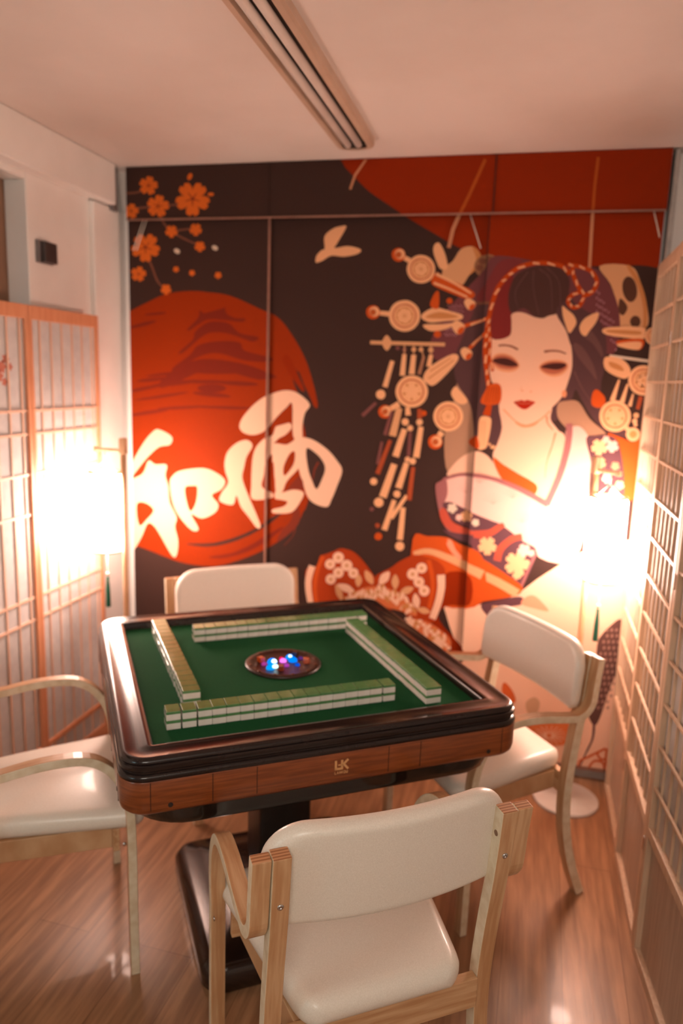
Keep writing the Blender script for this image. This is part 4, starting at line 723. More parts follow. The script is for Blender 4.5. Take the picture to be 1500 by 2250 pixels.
C~399,1493 396,1467 382,1446 361,1434 336,1433 312,1443 295,1463 287,1488 290,1514 304,1535 325,1547 350,1548 374,1537 391,1518
Od~385,1492 383,1473 373,1457 357,1447 338,1447 320,1454 307,1469 301,1489 303,1508 313,1524 330,1533 349,1534 366,1526 379,1511
C~381,1492 379,1475 370,1460 355,1452 338,1451 322,1458 310,1472 305,1489 307,1506 317,1521 331,1529 348,1530 364,1523 376,1509
C|329,1510 329,1519 336,1525 340,1520 344,1525 352,1520 353,1511 352,1505 356,1509 364,1512 372,1507 369,1501 375,1498 374,1489 366,1486 360,1486 365,1483 371,1475 368,1466 362,1468 362,1461 353,1460 347,1467 345,1473 344,1467 339,1459 330,1459 329,1466 323,1464 319,1473 323,1481 328,1484 322,1484 313,1486 310,1495 316,1498 312,1504 318,1510 327,1508 332,1504
Cd~374,1492 372,1475 361,1463 346,1458 330,1461 318,1473 312,1489 315,1506 325,1518 340,1523 356,1519 369,1508
C|329,1510 329,1519 336,1525 340,1520 344,1525 352,1520 353,1511 352,1505 356,1509 364,1512 372,1507 369,1501 375,1498 374,1489 366,1486 360,1486 365,1483 371,1475 368,1466 362,1468 362,1461 353,1460 347,1467 345,1473 344,1467 339,1459 330,1459 329,1466 323,1464 319,1473 323,1481 328,1484 322,1484 313,1486 310,1495 316,1498 312,1504 318,1510 327,1508 332,1504
C|376,1450 398,1427 409,1439 387,1461
C~438,1427 435,1411 423,1401 408,1400 395,1409 388,1424 392,1440 403,1450 418,1451 432,1442
Cd~426,1426 424,1418 418,1413 410,1412 404,1417 400,1425 402,1433 408,1438 416,1439 423,1434
Or~323,1422 367,1413 418,1398 452,1434 478,1492 512,1265 454,1191 400,1182 379,1344
Pk~170,1421 183,1439 221,1446 258,1402 272,1338 272,1250 276,1131 262,973 210,907 90,946 122,1132 161,1225 177,1333
Mv|167,1453 168,1448 170,1441 171,1433 172,1421 172,1406 171,1388 170,1368 168,1347 164,1324 160,1299 154,1273 148,1247 139,1218 129,1186 118,1158 111,1138 133,1129 140,1149 150,1178 161,1210 170,1239 177,1267 183,1293 187,1319 191,1343 194,1365 195,1386 196,1405 196,1421 195,1435 194,1445 192,1453 190,1458
Pd~247,1401 279,1414 323,1419 358,1401 380,1344 395,1269 400,1188 346,1172 289,1180 273,1309
C|318,1376 325,1373 328,1365 322,1362 325,1357 319,1351 311,1354 306,1358 309,1352 308,1344 301,1339 297,1344 293,1340 286,1344 286,1353 288,1359 284,1355 276,1353 269,1359 272,1364 267,1367 269,1375 276,1378 282,1377 277,1381 272,1388 276,1396 282,1394 282,1401 290,1401 295,1394 297,1388 298,1394 303,1400 312,1400 312,1393 318,1394 321,1386 317,1379 312,1376
Pk|359,1381 365,1378 367,1372 362,1370 365,1366 360,1362 354,1364 351,1367 352,1362 352,1356 347,1352 344,1356 341,1353 335,1356 335,1363 336,1367 333,1364 327,1363 322,1367 325,1371 320,1373 322,1380 328,1382 332,1381 328,1384 325,1389 327,1396 332,1394 332,1399 338,1399 342,1394 343,1390 344,1394 348,1399 354,1398 355,1393 359,1394 362,1388 358,1383 355,1380
Pk|328,1404 332,1402 333,1399 330,1398 332,1395 329,1393 325,1394 323,1396 324,1393 324,1389 321,1387 319,1389 317,1387 314,1390 314,1393 315,1396 313,1394 309,1393 307,1396 308,1398 305,1400 306,1403 310,1405 312,1404 310,1406 308,1409 309,1413 312,1412 312,1415 316,1415 318,1412 319,1409 320,1412 322,1415 326,1414 326,1411 329,1412 330,1408 328,1405 326,1404
Cb|320,1314 326,1312 328,1306 323,1304 326,1300 321,1296 315,1298 312,1301 314,1297 314,1290 308,1287 305,1291 303,1287 297,1291 297,1297 299,1301 295,1299 290,1297 285,1301 287,1305 283,1307 284,1313 290,1315 294,1315 291,1317 287,1323 290,1329 294,1327 294,1332 300,1332 304,1327 305,1323 306,1327 310,1332 316,1331 316,1327 321,1328 323,1322 320,1317 316,1314
Rs|372,1305 377,1303 378,1299 375,1297 377,1294 373,1291 369,1293 366,1295 368,1292 367,1287 364,1285 361,1288 359,1285 355,1288 355,1292 356,1295 354,1293 350,1292 346,1295 348,1298 345,1300 346,1304 350,1306 353,1306 351,1307 348,1311 350,1316 353,1315 353,1318 358,1319 360,1315 361,1312 362,1315 365,1318 369,1318 369,1314 373,1315 374,1311 372,1307 369,1305
Pk|348,1257 353,1255 354,1250 351,1248 353,1245 349,1241 344,1243 341,1246 342,1242 342,1237 338,1234 336,1237 333,1234 329,1237 328,1242 330,1246 327,1244 322,1242 318,1246 320,1249 316,1251 318,1256 323,1258 326,1258 323,1260 320,1264 322,1269 326,1268 326,1272 331,1272 334,1268 335,1264 336,1268 339,1272 344,1272 345,1268 348,1268 350,1263 348,1259 345,1257
C|395,1234 400,1232 401,1227 398,1225 400,1222 396,1219 391,1220 389,1223 390,1219 390,1214 386,1212 384,1215 381,1212 377,1215 377,1220 378,1223 376,1221 371,1220 367,1223 369,1226 366,1228 367,1233 371,1234 375,1234 372,1236 369,1240 371,1245 374,1244 375,1248 379,1248 382,1244 383,1240 384,1244 387,1248 392,1247 392,1243 396,1244 397,1239 395,1235 392,1233
Pk|372,1205 376,1204 377,1200 374,1198 376,1196 373,1193 369,1194 367,1196 368,1194 368,1189 364,1187 362,1190 360,1187 357,1190 357,1194 358,1196 356,1195 352,1194 349,1196 350,1199 348,1200 349,1204 352,1206 355,1205 353,1207 351,1211 352,1214 355,1214 355,1217 359,1217 361,1213 362,1211 363,1213 365,1217 369,1216 369,1213 372,1214 374,1210 371,1207 369,1205
Or~-95,1309 -52,1283 9,1250 79,1211 68,1170 13,1191 -54,1225
Pk~-310,1176 -281,1209 -228,1228 -167,1232 -95,1221 -11,1196 74,1159 146,1122 197,1065 188,966 101,950 27,996 -47,1043 -158,1081 -251,1112 -287,1103
Pk3|-193,1160 -233,1181 -234,1180 -194,1158
Pk3|-192,1160 -223,1194 -224,1193 -194,1158
Pk3|-192,1160 -210,1202 -211,1202 -194,1159
Pk3|-192,1159 -194,1205 -196,1205 -194,1159
Pk3|-192,1159 -179,1203 -180,1204 -194,1160
Pk3|-192,1159 -165,1195 -166,1196 -194,1160
Pk3|-192,1158 -154,1183 -155,1185 -194,1160
Pk3|-82,1125 -122,1146 -123,1144 -83,1123
Pk3|-82,1125 -112,1158 -114,1157 -83,1123
Pk3|-82,1124 -99,1167 -101,1166 -84,1123
Pk3|-81,1124 -84,1170 -86,1170 -84,1124
Pk3|-81,1123 -69,1167 -70,1168 -84,1124
Pk3|-82,1123 -55,1160 -56,1161 -84,1125
Pk3|-82,1123 -45,1148 -46,1149 -83,1125
Pk3|35,1060 -4,1080 -5,1079 34,1057
Pk3|35,1059 5,1093 4,1092 34,1058
Pk3|36,1059 18,1101 16,1101 33,1058
Pk3|36,1059 33,1104 31,1104 33,1059
Pk3|36,1058 48,1102 46,1103 33,1059
Pk3|35,1058 62,1095 60,1096 34,1059
Pk3|35,1058 72,1083 71,1084 34,1060
Pk3|121,1011 81,1031 81,1030 120,1009
Pk3|121,1011 91,1044 90,1043 119,1009
Pk3|121,1010 104,1053 102,1052 119,1009
Pk3|121,1010 118,1056 117,1056 119,1010
Pk3|121,1010 133,1054 132,1054 119,1010
Pk3|121,1009 147,1046 145,1047 119,1011
Pk3|121,1009 157,1034 156,1036 120,1011
Pk3|-141,1207 -181,1228 -182,1226 -142,1205
Pk3|-141,1207 -172,1240 -173,1239 -143,1205
Pk3|-141,1206 -158,1248 -160,1248 -143,1205
Pk3|-141,1206 -143,1252 -145,1251 -143,1206
Pk3|-141,1205 -128,1249 -129,1250 -143,1206
Pk3|-141,1205 -114,1241 -115,1242 -143,1207
Pk3|-141,1205 -104,1229 -105,1231 -142,1207
Pk3|-7,1155 -47,1175 -47,1174 -8,1152
Pk3|-7,1154 -37,1188 -38,1187 -9,1153
Pk3|-7,1154 -24,1196 -26,1195 -9,1153
Pk3|-6,1154 -9,1199 -11,1199 -9,1154
Pk3|-7,1153 6,1197 4,1197 -9,1154
Pk3|-7,1153 19,1189 18,1190 -9,1154
Pk3|-7,1153 30,1177 29,1179 -8,1155
Mv|-285,1204 -274,1208 -259,1214 -242,1220 -226,1225 -212,1227 -198,1228 -183,1228 -168,1227 -151,1226 -134,1225 -116,1222 -97,1219 -77,1214 -56,1207 -34,1200 -14,1193 5,1186 23,1178 40,1169 57,1161 75,1152 94,1141 111,1132 123,1126 133,1146 121,1152 104,1161 84,1171 65,1180 48,1188 30,1196 11,1204 -8,1211 -29,1218 -51,1225 -73,1231 -94,1235 -114,1239 -132,1241 -150,1242 -167,1242 -184,1242 -199,1242 -214,1240 -229,1237 -246,1232 -263,1225 -279,1219 -289,1214
Mv~-317,1176 -302,1199 -275,1210 -266,1154 -275,1104 -247,1043 -196,1009 -154,1013 -151,972 -212,976 -264,1010 -295,1071
Pd~-283,1110 -252,1119 -208,1102 -152,1080 -96,1061 -41,1042 -82,1018 -135,1005 -185,1023 -241,1044 -271,1079
Cg|-231,1100 -225,1099 -223,1094 -226,1091 -224,1088 -227,1084 -233,1084 -236,1086 -234,1083 -233,1077 -238,1073 -241,1076 -243,1072 -248,1074 -249,1080 -249,1084 -251,1081 -256,1078 -261,1081 -260,1085 -264,1086 -263,1092 -258,1094 -255,1095 -258,1096 -262,1101 -261,1106 -257,1106 -257,1110 -252,1112 -247,1108 -246,1104 -245,1108 -243,1113 -237,1114 -236,1110 -232,1112 -229,1107 -232,1102 -234,1099
Cb|-168,1062 -164,1057 -166,1050 -170,1051 -170,1046 -177,1045 -181,1050 -183,1054 -184,1049 -187,1043 -194,1043 -195,1048 -199,1046 -203,1052 -199,1058 -196,1061 -200,1061 -207,1062 -209,1068 -205,1071 -208,1075 -203,1080 -197,1079 -193,1076 -195,1080 -195,1087 -190,1091 -187,1088 -184,1092 -178,1089 -177,1082 -178,1078 -175,1081 -169,1084 -163,1080 -165,1076 -161,1074 -162,1067 -168,1064 -172,1064
Pk|-205,1063 -201,1062 -199,1058 -202,1057 -200,1054 -202,1051 -206,1052 -209,1053 -207,1050 -207,1046 -210,1044 -212,1046 -214,1043 -217,1044 -218,1048 -218,1051 -219,1049 -223,1047 -226,1049 -225,1052 -228,1053 -228,1057 -225,1059 -222,1059 -224,1060 -227,1063 -226,1067 -223,1067 -224,1070 -220,1071 -217,1068 -216,1066 -215,1069 -214,1072 -210,1073 -209,1070 -206,1071 -204,1068 -206,1064 -208,1062
Cg|-136,1046 -132,1044 -131,1040 -134,1039 -133,1036 -137,1033 -141,1035 -143,1037 -142,1034 -142,1030 -146,1028 -148,1031 -151,1029 -154,1031 -153,1036 -152,1038 -155,1037 -159,1036 -162,1039 -160,1042 -163,1043 -161,1048 -157,1049 -154,1048 -156,1050 -158,1054 -156,1058 -153,1057 -152,1060 -148,1060 -146,1056 -146,1053 -144,1056 -142,1059 -137,1058 -137,1055 -134,1055 -133,1051 -136,1048 -139,1046
Rm~-295,1077 -274,1091 -241,1040 -191,1019 -153,1006 -157,972 -225,988 -277,1028
Pd~-276,1003 -237,974 -156,950 -148,919 -66,875 16,826 54,798 99,943 52,980 3,1010 -41,1034 -93,1018 -152,994 -226,994
Rm|-150,977 -139,979 -123,982 -105,986 -88,991 -74,999 -62,1008 -53,1017 -46,1024 -40,1029 -35,1034 -32,1037 -30,1040 -41,1054 -44,1052 -48,1050 -53,1047 -59,1043 -68,1037 -77,1030 -87,1023 -97,1019 -111,1016 -127,1014 -143,1012 -154,1011
Rm|-37,893 -36,903 -35,916 -32,929 -28,940 -22,949 -14,959 -4,969 5,976 14,982 25,986 35,989 42,991 35,1015 28,1013 17,1010 4,1006 -9,999 -20,990 -32,979 -43,967 -53,954 -59,938 -63,921 -65,907 -67,898
Pl2~-157,975 -148,919 -123,908 -130,977
C|-69,963 -60,960 -56,950 -63,946 -58,940 -66,932 -76,934 -81,938 -78,932 -78,921 -86,915 -91,920 -96,914 -105,919 -106,929 -104,936 -109,931 -119,927 -127,933 -124,940 -131,943 -129,953 -120,958 -113,958 -119,961 -126,969 -122,980 -115,979 -115,986 -105,988 -98,980 -96,974 -94,981 -89,990 -79,990 -77,982 -70,985 -66,975 -71,966 -76,962
C|58,909 71,909 78,896 71,889 78,882 71,870 57,870 49,874 54,866 58,852 49,841 40,847 36,837 23,841 19,854 19,864 14,856 3,848 -10,854 -7,864 -18,865 -18,879 -7,888 2,890 -7,893 -18,902 -16,916 -6,917 -8,928 5,933 16,924 21,916 20,926 25,939 38,942 42,933 51,938 59,927 55,913 49,906
Pk|68,950 74,947 75,939 70,938 72,933 66,928 60,931 57,935 58,930 57,922 50,919 47,924 44,920 38,925 39,932 41,936 37,934 30,932 25,938 28,942 23,945 26,952 33,954 38,953 34,956 30,963 34,969 39,967 40,973 47,973 51,966 51,961 53,966 58,971 65,970 65,965 70,965 72,958 67,952 63,950
C|42,845 46,843 47,838 44,836 45,833 41,830 36,832 34,834 35,831 34,826 30,824 28,827 25,824 21,827 22,832 23,836 21,834 16,833 12,836 15,839 11,841 13,846 18,847 21,847 19,849 16,854 19,858 22,857 23,861 28,861 30,856 31,853 32,856 35,860 40,859 40,855 43,856 45,851 42,847 39,845
Pk|89,940 92,938 93,934 90,933 91,930 88,928 84,930 82,932 83,929 83,925 79,923 78,926 75,924 72,926 73,930 74,933 72,931 68,930 65,933 67,936 64,937 66,941 70,942 72,942 70,943 68,947 70,950 73,949 73,952 77,952 79,949 80,946 81,949 83,952 87,951 87,948 90,948 91,944 88,941 86,940
Mv|94,945 89,932 82,913 74,891 67,871 61,851 55,830 49,812 46,799 56,796 60,809 65,827 71,848 77,867 84,887 92,909 99,928 104,941
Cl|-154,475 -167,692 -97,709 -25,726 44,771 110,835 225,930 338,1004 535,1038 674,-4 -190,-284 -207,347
Cl~-245,683 -146,704 -137,457 -160,475 -206,549 -243,644
Or~-398,955 -336,970 -262,972 -211,951 -148,919 -66,875 16,826 54,797 44,765 -14,743 -135,711 -245,690 -302,678 -385,695
Cb|-350,883 -340,884 -328,885 -313,886 -298,884 -279,879 -257,871 -234,862 -212,853 -191,846 -170,838 -150,830 -130,822 -110,814 -89,807 -69,799 -50,791 -28,781 -5,769 16,758 30,751 46,784 31,791 10,802 -14,813 -36,824 -57,832 -78,840 -98,847 -118,854 -139,861 -159,869 -179,877 -200,884 -223,892 -247,901 -270,909 -292,915 -312,917 -329,916 -343,914 -352,912
Pk2~-255,967 -223,944 -190,909 -201,888 -233,911 -256,935
Pk2~-159,911 -122,896 -102,872 -152,886
Or~-391,891 -380,930 -342,960 -279,966 -200,946 -110,905 -98,718 -252,680 -286,809
Cb|-388,882 -377,886 -362,891 -346,895 -329,895 -310,892 -288,885 -265,877 -243,869 -222,861 -201,853 -182,844 -165,837 -149,829 -134,823 -122,817 -113,812 -98,850 -107,853 -120,858 -135,863 -152,869 -170,876 -190,883 -211,891 -233,898 -256,904 -280,912 -304,917 -327,920 -349,918 -368,912 -384,905 -394,901
Pk2~-257,941 -242,963 -219,923 -192,893 -212,886
Rd~-265,811 -156,821 -149,702 -247,681 -270,617 -163,502 -220,489 -303,631
Ro~-856,754 -846,789 -806,802 -793,845 -773,855 -734,872 -707,887 -679,887 -645,877 -606,845 -559,788 -542,756 -544,672 -598,633 -772,614 -829,591 -848,669
Ro~-548,767 -527,797 -484,823 -448,854 -391,886 -337,883 -289,868 -262,843 -257,811 -260,729 -277,645 -306,597 -393,610 -439,649 -520,641
Cl|-840,803 -843,792 -848,777 -852,758 -855,739 -856,721 -855,703 -853,685 -850,667 -846,648 -841,627 -836,609 -833,596 -808,604 -811,617 -816,635 -820,655 -823,674 -826,691 -827,707 -828,723 -827,738 -824,754 -820,770 -815,786 -811,796
Or|-786,849 -791,838 -798,822 -805,803 -811,784 -815,764 -818,744 -820,723 -820,701 -818,676 -814,649 -809,626 -806,609 -789,614 -792,630 -797,654 -801,679 -803,703 -803,723 -801,743 -798,762 -794,781 -789,799 -782,817 -775,832 -771,843
Cl|-289,810 -288,800 -287,786 -285,771 -285,756 -286,741 -288,724 -290,708 -294,691 -298,673 -304,654 -309,636 -313,624 -286,616 -282,628 -276,646 -270,666 -265,686 -261,703 -258,721 -256,738 -254,755 -254,773 -255,790 -256,805 -257,815
Or|-337,867 -334,857 -330,844 -325,829 -321,815 -318,800 -315,785 -313,769 -312,752 -314,730 -317,704 -321,680 -323,664 -307,662 -305,678 -301,703 -298,729 -296,752 -296,771 -298,788 -301,804 -304,819 -308,835 -313,851 -317,864 -320,873
Cl~-687,849 -692,833 -706,823 -723,824 -734,836 -735,853 -724,867 -708,871 -693,864
Cd~-704,847 -707,841 -715,840 -719,846 -715,853 -708,853
Cl~-724,816 -729,801 -742,793 -757,794 -768,805 -768,820 -758,833 -743,837 -730,830
Cd~-740,815 -743,809 -750,808 -753,814 -750,820 -743,820
Cl~-649,818 -655,801 -669,792 -685,793 -697,805 -697,822 -687,835 -670,840 -656,833
Cd~-667,816 -670,809 -677,809 -681,815 -678,821 -670,822
Cl~-686,783 -691,767 -704,758 -720,759 -731,771 -731,787 -721,800 -706,804 -692,798
Cd~-702,781 -705,775 -712,774 -716,780 -713,787 -706,787
Cl~-622,787 -626,772 -639,763 -654,764 -664,775 -665,790 -656,803 -641,807 -627,801
Cd~-637,785 -640,779 -647,779 -650,784 -647,790 -641,791
Cl~-719,750 -724,735 -737,726 -753,728 -763,738 -763,754 -754,767 -739,771 -725,764
Cd~-735,749 -738,743 -745,742 -749,748 -745,754 -739,754
Cl~-333,836 -337,821 -350,812 -365,813 -376,824 -376,840 -367,852 -352,856 -339,850
Cd~-348,834 -351,828 -358,827 -362,833 -359,839 -352,840
Cl~-368,806 -372,790 -386,781 -402,782 -413,794 -413,810 -404,824 -388,828 -374,821
Cd~-384,805 -387,798 -394,797 -398,803 -395,810 -388,811
Cl~-341,775 -346,760 -359,750 -374,752 -384,763 -385,778 -376,791 -361,796 -347,789
Cd~-357,773 -360,767 -367,766 -370,772 -367,778 -361,779
Cl~-317,740 -322,724 -334,715 -350,716 -360,728 -361,743 -352,756 -337,761 -323,754
Cd~-333,738 -336,732 -342,731 -346,737 -343,743 -336,744
Cl~-713,728 -679,699 -634,702 -667,732
Cb~-719,728 -716,686 -688,657 -690,699
Cb~-620,782 -635,754 -621,726 -605,755
Cb~-593,802 -589,763 -558,744 -561,782
Cl~-489,806 -525,787 -530,746 -494,766
Cb~-464,797 -479,762 -461,731 -447,766
Cb~-384,747 -419,746 -442,716 -406,717
Cl~-377,723 -386,686 -363,658 -355,695
Cl~-764,635 -721,621 -676,636 -719,650
Cb~-366,657 -340,638 -309,647 -334,666
Od2~-670,625 -650,689 -601,723 -546,736 -491,733 -430,706 -380,667 -367,624 -433,639 -510,650 -576,649
Cd~-652,653 -662,652 -675,661 -681,673 -676,679 -663,674 -653,663
Cl~-647,648 -656,648 -668,659 -673,671 -668,677 -656,671 -646,658
Cl~-649,663 -657,668 -662,683 -661,697 -654,699 -647,688 -644,672
Cd~-656,628 -658,638 -650,653 -640,662 -633,659 -637,645 -647,631
Cl~-629,641 -638,643 -649,655 -652,668 -646,673 -635,665 -628,651
Cl~-625,655 -634,658 -643,671 -645,684 -638,688 -628,679 -622,665
Cd~-614,681 -624,680 -637,689 -643,701 -638,707 -626,702 -615,690
Cl~-635,681 -635,690 -624,703 -612,710 -607,705 -613,692 -626,681
Cl~-625,652 -626,662 -619,677 -608,686 -602,682 -605,669 -615,655
Cd~-597,659 -606,660 -617,672 -621,684 -615,689 -604,682 -596,669
Cl~-607,682 -611,690 -610,706 -602,718 -595,717 -594,703 -599,688
Cl~-607,668 -608,677 -599,692 -588,700 -582,696 -587,682 -598,670
Cd~-575,668 -584,667 -597,675 -604,687 -600,693 -587,688 -576,677
Cl~-589,676 -593,685 -590,701 -582,713 -575,711 -574,697 -580,682
Cl~-565,688 -575,689 -586,700 -591,712 -585,717 -573,711 -565,698
Cd~-557,694 -566,693 -579,702 -586,713 -581,719 -569,715 -558,704
Cl~-576,670 -576,680 -567,694 -556,702 -550,698 -555,685 -566,672
Cl~-550,689 -559,692 -567,706 -568,719 -562,723 -553,714 -547,699
Cd~-553,671 -559,679 -559,695 -553,708 -546,707 -543,694 -546,678
Cl~-556,677 -557,686 -549,701 -537,709 -532,705 -536,691 -547,679
Cl~-535,693 -543,698 -548,713 -546,727 -539,729 -532,717 -530,701
Cd~-529,689 -537,694 -541,709 -539,723 -532,725 -525,713 -524,697
Cl~-519,711 -528,715 -536,728 -537,742 -531,745 -522,736 -516,721
Cl~-504,687 -514,685 -528,693 -535,703 -531,709 -518,706 -506,697
Cd~-519,714 -523,722 -522,739 -515,751 -508,749 -506,736 -511,720
Cl~-508,702 -515,709 -516,725 -511,738 -504,739 -500,726 -502,710
Cl~-495,694 -503,698 -510,712 -510,726 -504,728 -495,718 -491,703
Cd~-482,671 -492,672 -502,683 -507,696 -501,701 -490,694 -482,680
Cl~-477,697 -487,698 -497,709 -501,722 -496,727 -485,720 -476,706
Cl~-473,683 -482,685 -491,698 -493,712 -486,715 -477,707 -471,692
Cd~-484,692 -487,702 -481,717 -472,727 -465,724 -467,711 -475,697
Cl~-471,690 -477,698 -477,714 -472,726 -465,726 -461,713 -464,697
Cl~-448,667 -457,667 -470,675 -477,687 -472,693 -460,688 -449,677
Cd~-447,701 -456,703 -466,715 -469,728 -463,732 -453,724 -446,710
Cl~-453,661 -458,669 -456,685 -450,697 -443,696 -441,683 -445,667
Cl~-437,684 -446,688 -453,702 -453,715 -447,718 -438,709 -434,693
Cd~-435,682 -442,688 -446,703 -443,717 -436,718 -430,706 -430,690
Cl~-438,685 -441,694 -438,710 -429,721 -423,719 -423,705 -429,690
Cl~-437,646 -436,656 -425,668 -413,674 -408,669 -415,656 -428,646
Cd~-431,650 -430,660 -419,672 -407,677 -402,672 -409,660 -422,650
Cl~-404,676 -413,679 -421,692 -423,706 -417,709 -407,701 -401,686
Cl~-412,627 -415,636 -409,651 -399,661 -393,658 -395,644 -404,630
Cd~-412,653 -411,662 -401,675 -389,681 -384,676 -390,663 -403,653
Cl~-402,635 -403,645 -396,660 -385,668 -380,665 -383,651 -393,638
Cl~-375,649 -384,650 -395,661 -399,673 -393,678 -382,671 -374,658
Cd~-366,639 -376,639 -387,648 -393,660 -388,666 -376,660 -367,648
Od2~-407,563 -388,610 -323,606 -268,579 -223,545 -216,506 -246,480 -348,468
Cd~-323,470 -333,472 -344,484 -348,498 -342,503 -330,495 -322,481
Cl~-379,596 -389,592 -405,597 -414,607 -411,614 -397,613 -383,605
Cl~-263,515 -273,515 -285,525 -291,538 -285,544 -273,538 -263,525
Cl~-372,480 -381,484 -388,500 -388,514 -381,517 -372,507 -368,490
Cd~-347,590 -355,584 -371,583 -384,589 -383,596 -370,600 -353,598
Cl~-351,521 -360,517 -376,521 -387,530 -384,538 -370,538 -355,530
Cl~-375,542 -385,541 -398,550 -406,562 -401,569 -388,564 -376,553
Cl~-244,523 -251,530 -253,546 -249,560 -242,561 -237,548 -238,531
Cd~-296,518 -291,527 -275,534 -261,533 -260,526 -271,517 -287,514
Cl~-316,539 -325,543 -333,558 -334,572 -327,576 -318,566 -313,549
Cl~-376,550 -386,549 -399,558 -407,570 -402,576 -389,572 -377,560
Cl~-255,453 -262,459 -266,476 -263,490 -256,492 -250,479 -249,462
Cd~-377,568 -387,567 -401,576 -408,588 -404,594 -390,590 -379,579
Cl~-381,561 -379,571 -366,583 -353,587 -349,581 -357,569 -372,560
Cl~-394,587 -390,597 -376,606 -362,607 -359,601 -369,590 -385,584
Cl~-298,455 -307,459 -315,473 -316,488 -310,491 -300,481 -295,465
Cd~-269,476 -270,486 -260,501 -248,508 -242,503 -248,489 -260,477
Cl~-263,513 -271,508 -287,509 -299,516 -297,524 -284,526 -268,522
Cl~-378,494 -375,504 -362,514 -348,518 -344,511 -354,499 -369,492
Cl~-261,505 -265,514 -261,531 -253,542 -246,540 -246,526 -253,510
Cd~-286,483 -285,494 -275,507 -262,514 -257,509 -263,495 -276,484
Cl~-322,492 -325,502 -319,519 -310,530 -303,527 -304,512 -313,497
Cl~-371,488 -366,498 -351,506 -337,507 -334,499 -345,490 -362,485
Cl~-401,494 -396,503 -380,511 -366,512 -364,504 -375,495 -392,490
Cd~-312,558 -309,568 -296,578 -282,581 -279,575 -288,563 -303,556
Cl~-381,479 -385,489 -380,506 -371,517 -364,515 -364,500 -372,484
Cl~-394,568 -398,577 -395,594 -387,607 -380,605 -379,590 -385,574
Cl~-325,490 -321,500 -306,509 -292,511 -289,504 -300,493 -315,487
Cd~-383,587 -379,597 -364,607 -351,609 -347,602 -357,591 -373,585
Cl~-373,510 -382,505 -399,507 -410,515 -408,523 -394,524 -378,519
Cl~-286,471 -283,481 -271,492 -257,496 -253,490 -262,478 -276,469
Cl~-292,476 -302,474 -317,480 -326,491 -322,498 -308,496 -295,486
Cd~-310,527 -307,537 -294,548 -280,551 -277,545 -286,533 -301,525
Cl~-276,497 -283,504 -286,521 -282,535 -274,536 -269,523 -270,506
Cl~-397,584 -403,592 -402,609 -395,622 -388,622 -385,607 -390,591
Cl~-322,471 -327,479 -326,496 -319,509 -311,508 -309,494 -314,477
Cd~-387,546 -388,557 -379,572 -367,580 -361,575 -366,561 -378,549
Cl~-333,566 -332,577 -320,589 -307,595 -302,589 -309,576 -323,566
Cl~-271,536 -278,543 -279,560 -275,574 -267,574 -263,561 -264,543
Cl~-323,490 -333,491 -345,502 -350,515 -344,521 -332,514 -323,500
Cd~-379,538 -373,547 -358,554 -344,555 -342,547 -353,538 -370,534
Cl~-388,572 -393,581 -390,598 -383,610 -375,609 -374,594 -380,578
Cl~-254,489 -262,493 -269,508 -269,523 -262,526 -253,515 -250,498
Cl~-243,479 -251,473 -268,472 -280,478 -279,486 -265,490 -250,487
Cd~-250,527 -259,527 -271,538 -276,551 -271,557 -259,550 -249,537
Cl~-281,504 -281,515 -271,529 -258,536 -253,531 -259,517 -271,505
Cl~-339,604 -343,597 -352,594 -359,598 -359,606 -352,612 -343,611
Cl~-323,591 -327,584 -336,581 -343,585 -344,593 -337,599 -328,598
Cl~-307,579 -311,571 -320,569 -328,573 -328,580 -321,586 -312,585
Cl~-292,566 -295,558 -304,556 -312,560 -312,567 -305,573 -296,572
Cl~-276,553 -280,546 -289,543 -296,547 -297,555 -290,560 -281,560
Cl~-260,540 -264,533 -273,530 -280,534 -281,542 -274,548 -265,547
Cl~-245,528 -248,520 -257,517 -265,521 -265,529 -258,535 -249,534
Cl~-229,515 -233,507 -242,505 -249,509 -250,516 -243,522 -234,521
Cl~-214,502 -217,495 -226,492 -233,496 -234,504 -227,509 -218,509
Pd~-104,702 -57,725 48,757 62,726 12,708 -14,682 -29,644 -69,657
Pk2~56,725 70,756 103,766 144,734 163,706 107,712
Pf~359,586 371,629 399,670 439,704 466,640 460,533 427,427 397,282 378,249 356,277 343,324 362,424
Pg~395,654 391,648 387,649 385,656 389,661 393,660
Pg~413,656 409,650 405,651 403,658 407,663 411,662
Pg~431,658 427,652 422,653 421,660 425,665 429,664
Pg~448,660 445,654 440,655 439,662 442,667 447,666
Pg~398,629 395,624 390,625 389,631 393,637 397,636
Pg~416,631 413,626 408,627 407,633 411,639 415,638
Pg~434,633 431,628 426,629 425,635 428,641 433,640
Pg~452,635 449,630 444,631 443,637 446,643 451,642
Pg~387,603 384,598 379,599 378,605 382,611 386,610
Pg~405,605 402,600 397,601 396,607 400,613 404,612
Pg~423,607 420,602 415,603 414,609 418,615 422,614
Pg~441,609 438,604 433,605 432,612 435,617 440,616
Pg~391,579 388,573 383,574 382,581 385,586 390,585
Pg~409,581 406,575 401,576 400,583 403,588 408,587
Pg~427,583 424,577 419,578 418,585 421,591 426,589
Pg~445,585 442,580 437,581 436,587 439,593 444,592
Pg~380,552 377,547 372,548 371,554 374,560 379,559
Pg~398,555 395,549 390,550 389,557 392,562 397,561
Pg~416,557 413,551 408,552 407,559 410,564 415,563
Pg~434,559 431,553 426,554 425,561 428,566 433,565
Pg~452,561 449,556 444,557 443,563 446,569 451,568
Pg~384,528 381,522 376,523 375,530 378,535 383,534
Pg~402,530 399,524 394,525 393,532 396,538 401,537
Pg~420,532 417,527 412,528 411,534 414,540 419,539
Pg~438,534 435,529 430,530 429,536 432,542 437,541
Pg~456,537 453,531 448,532 447,539 450,544 455,543
Pg~373,501 369,496 365,497 363,503 367,509 372,508
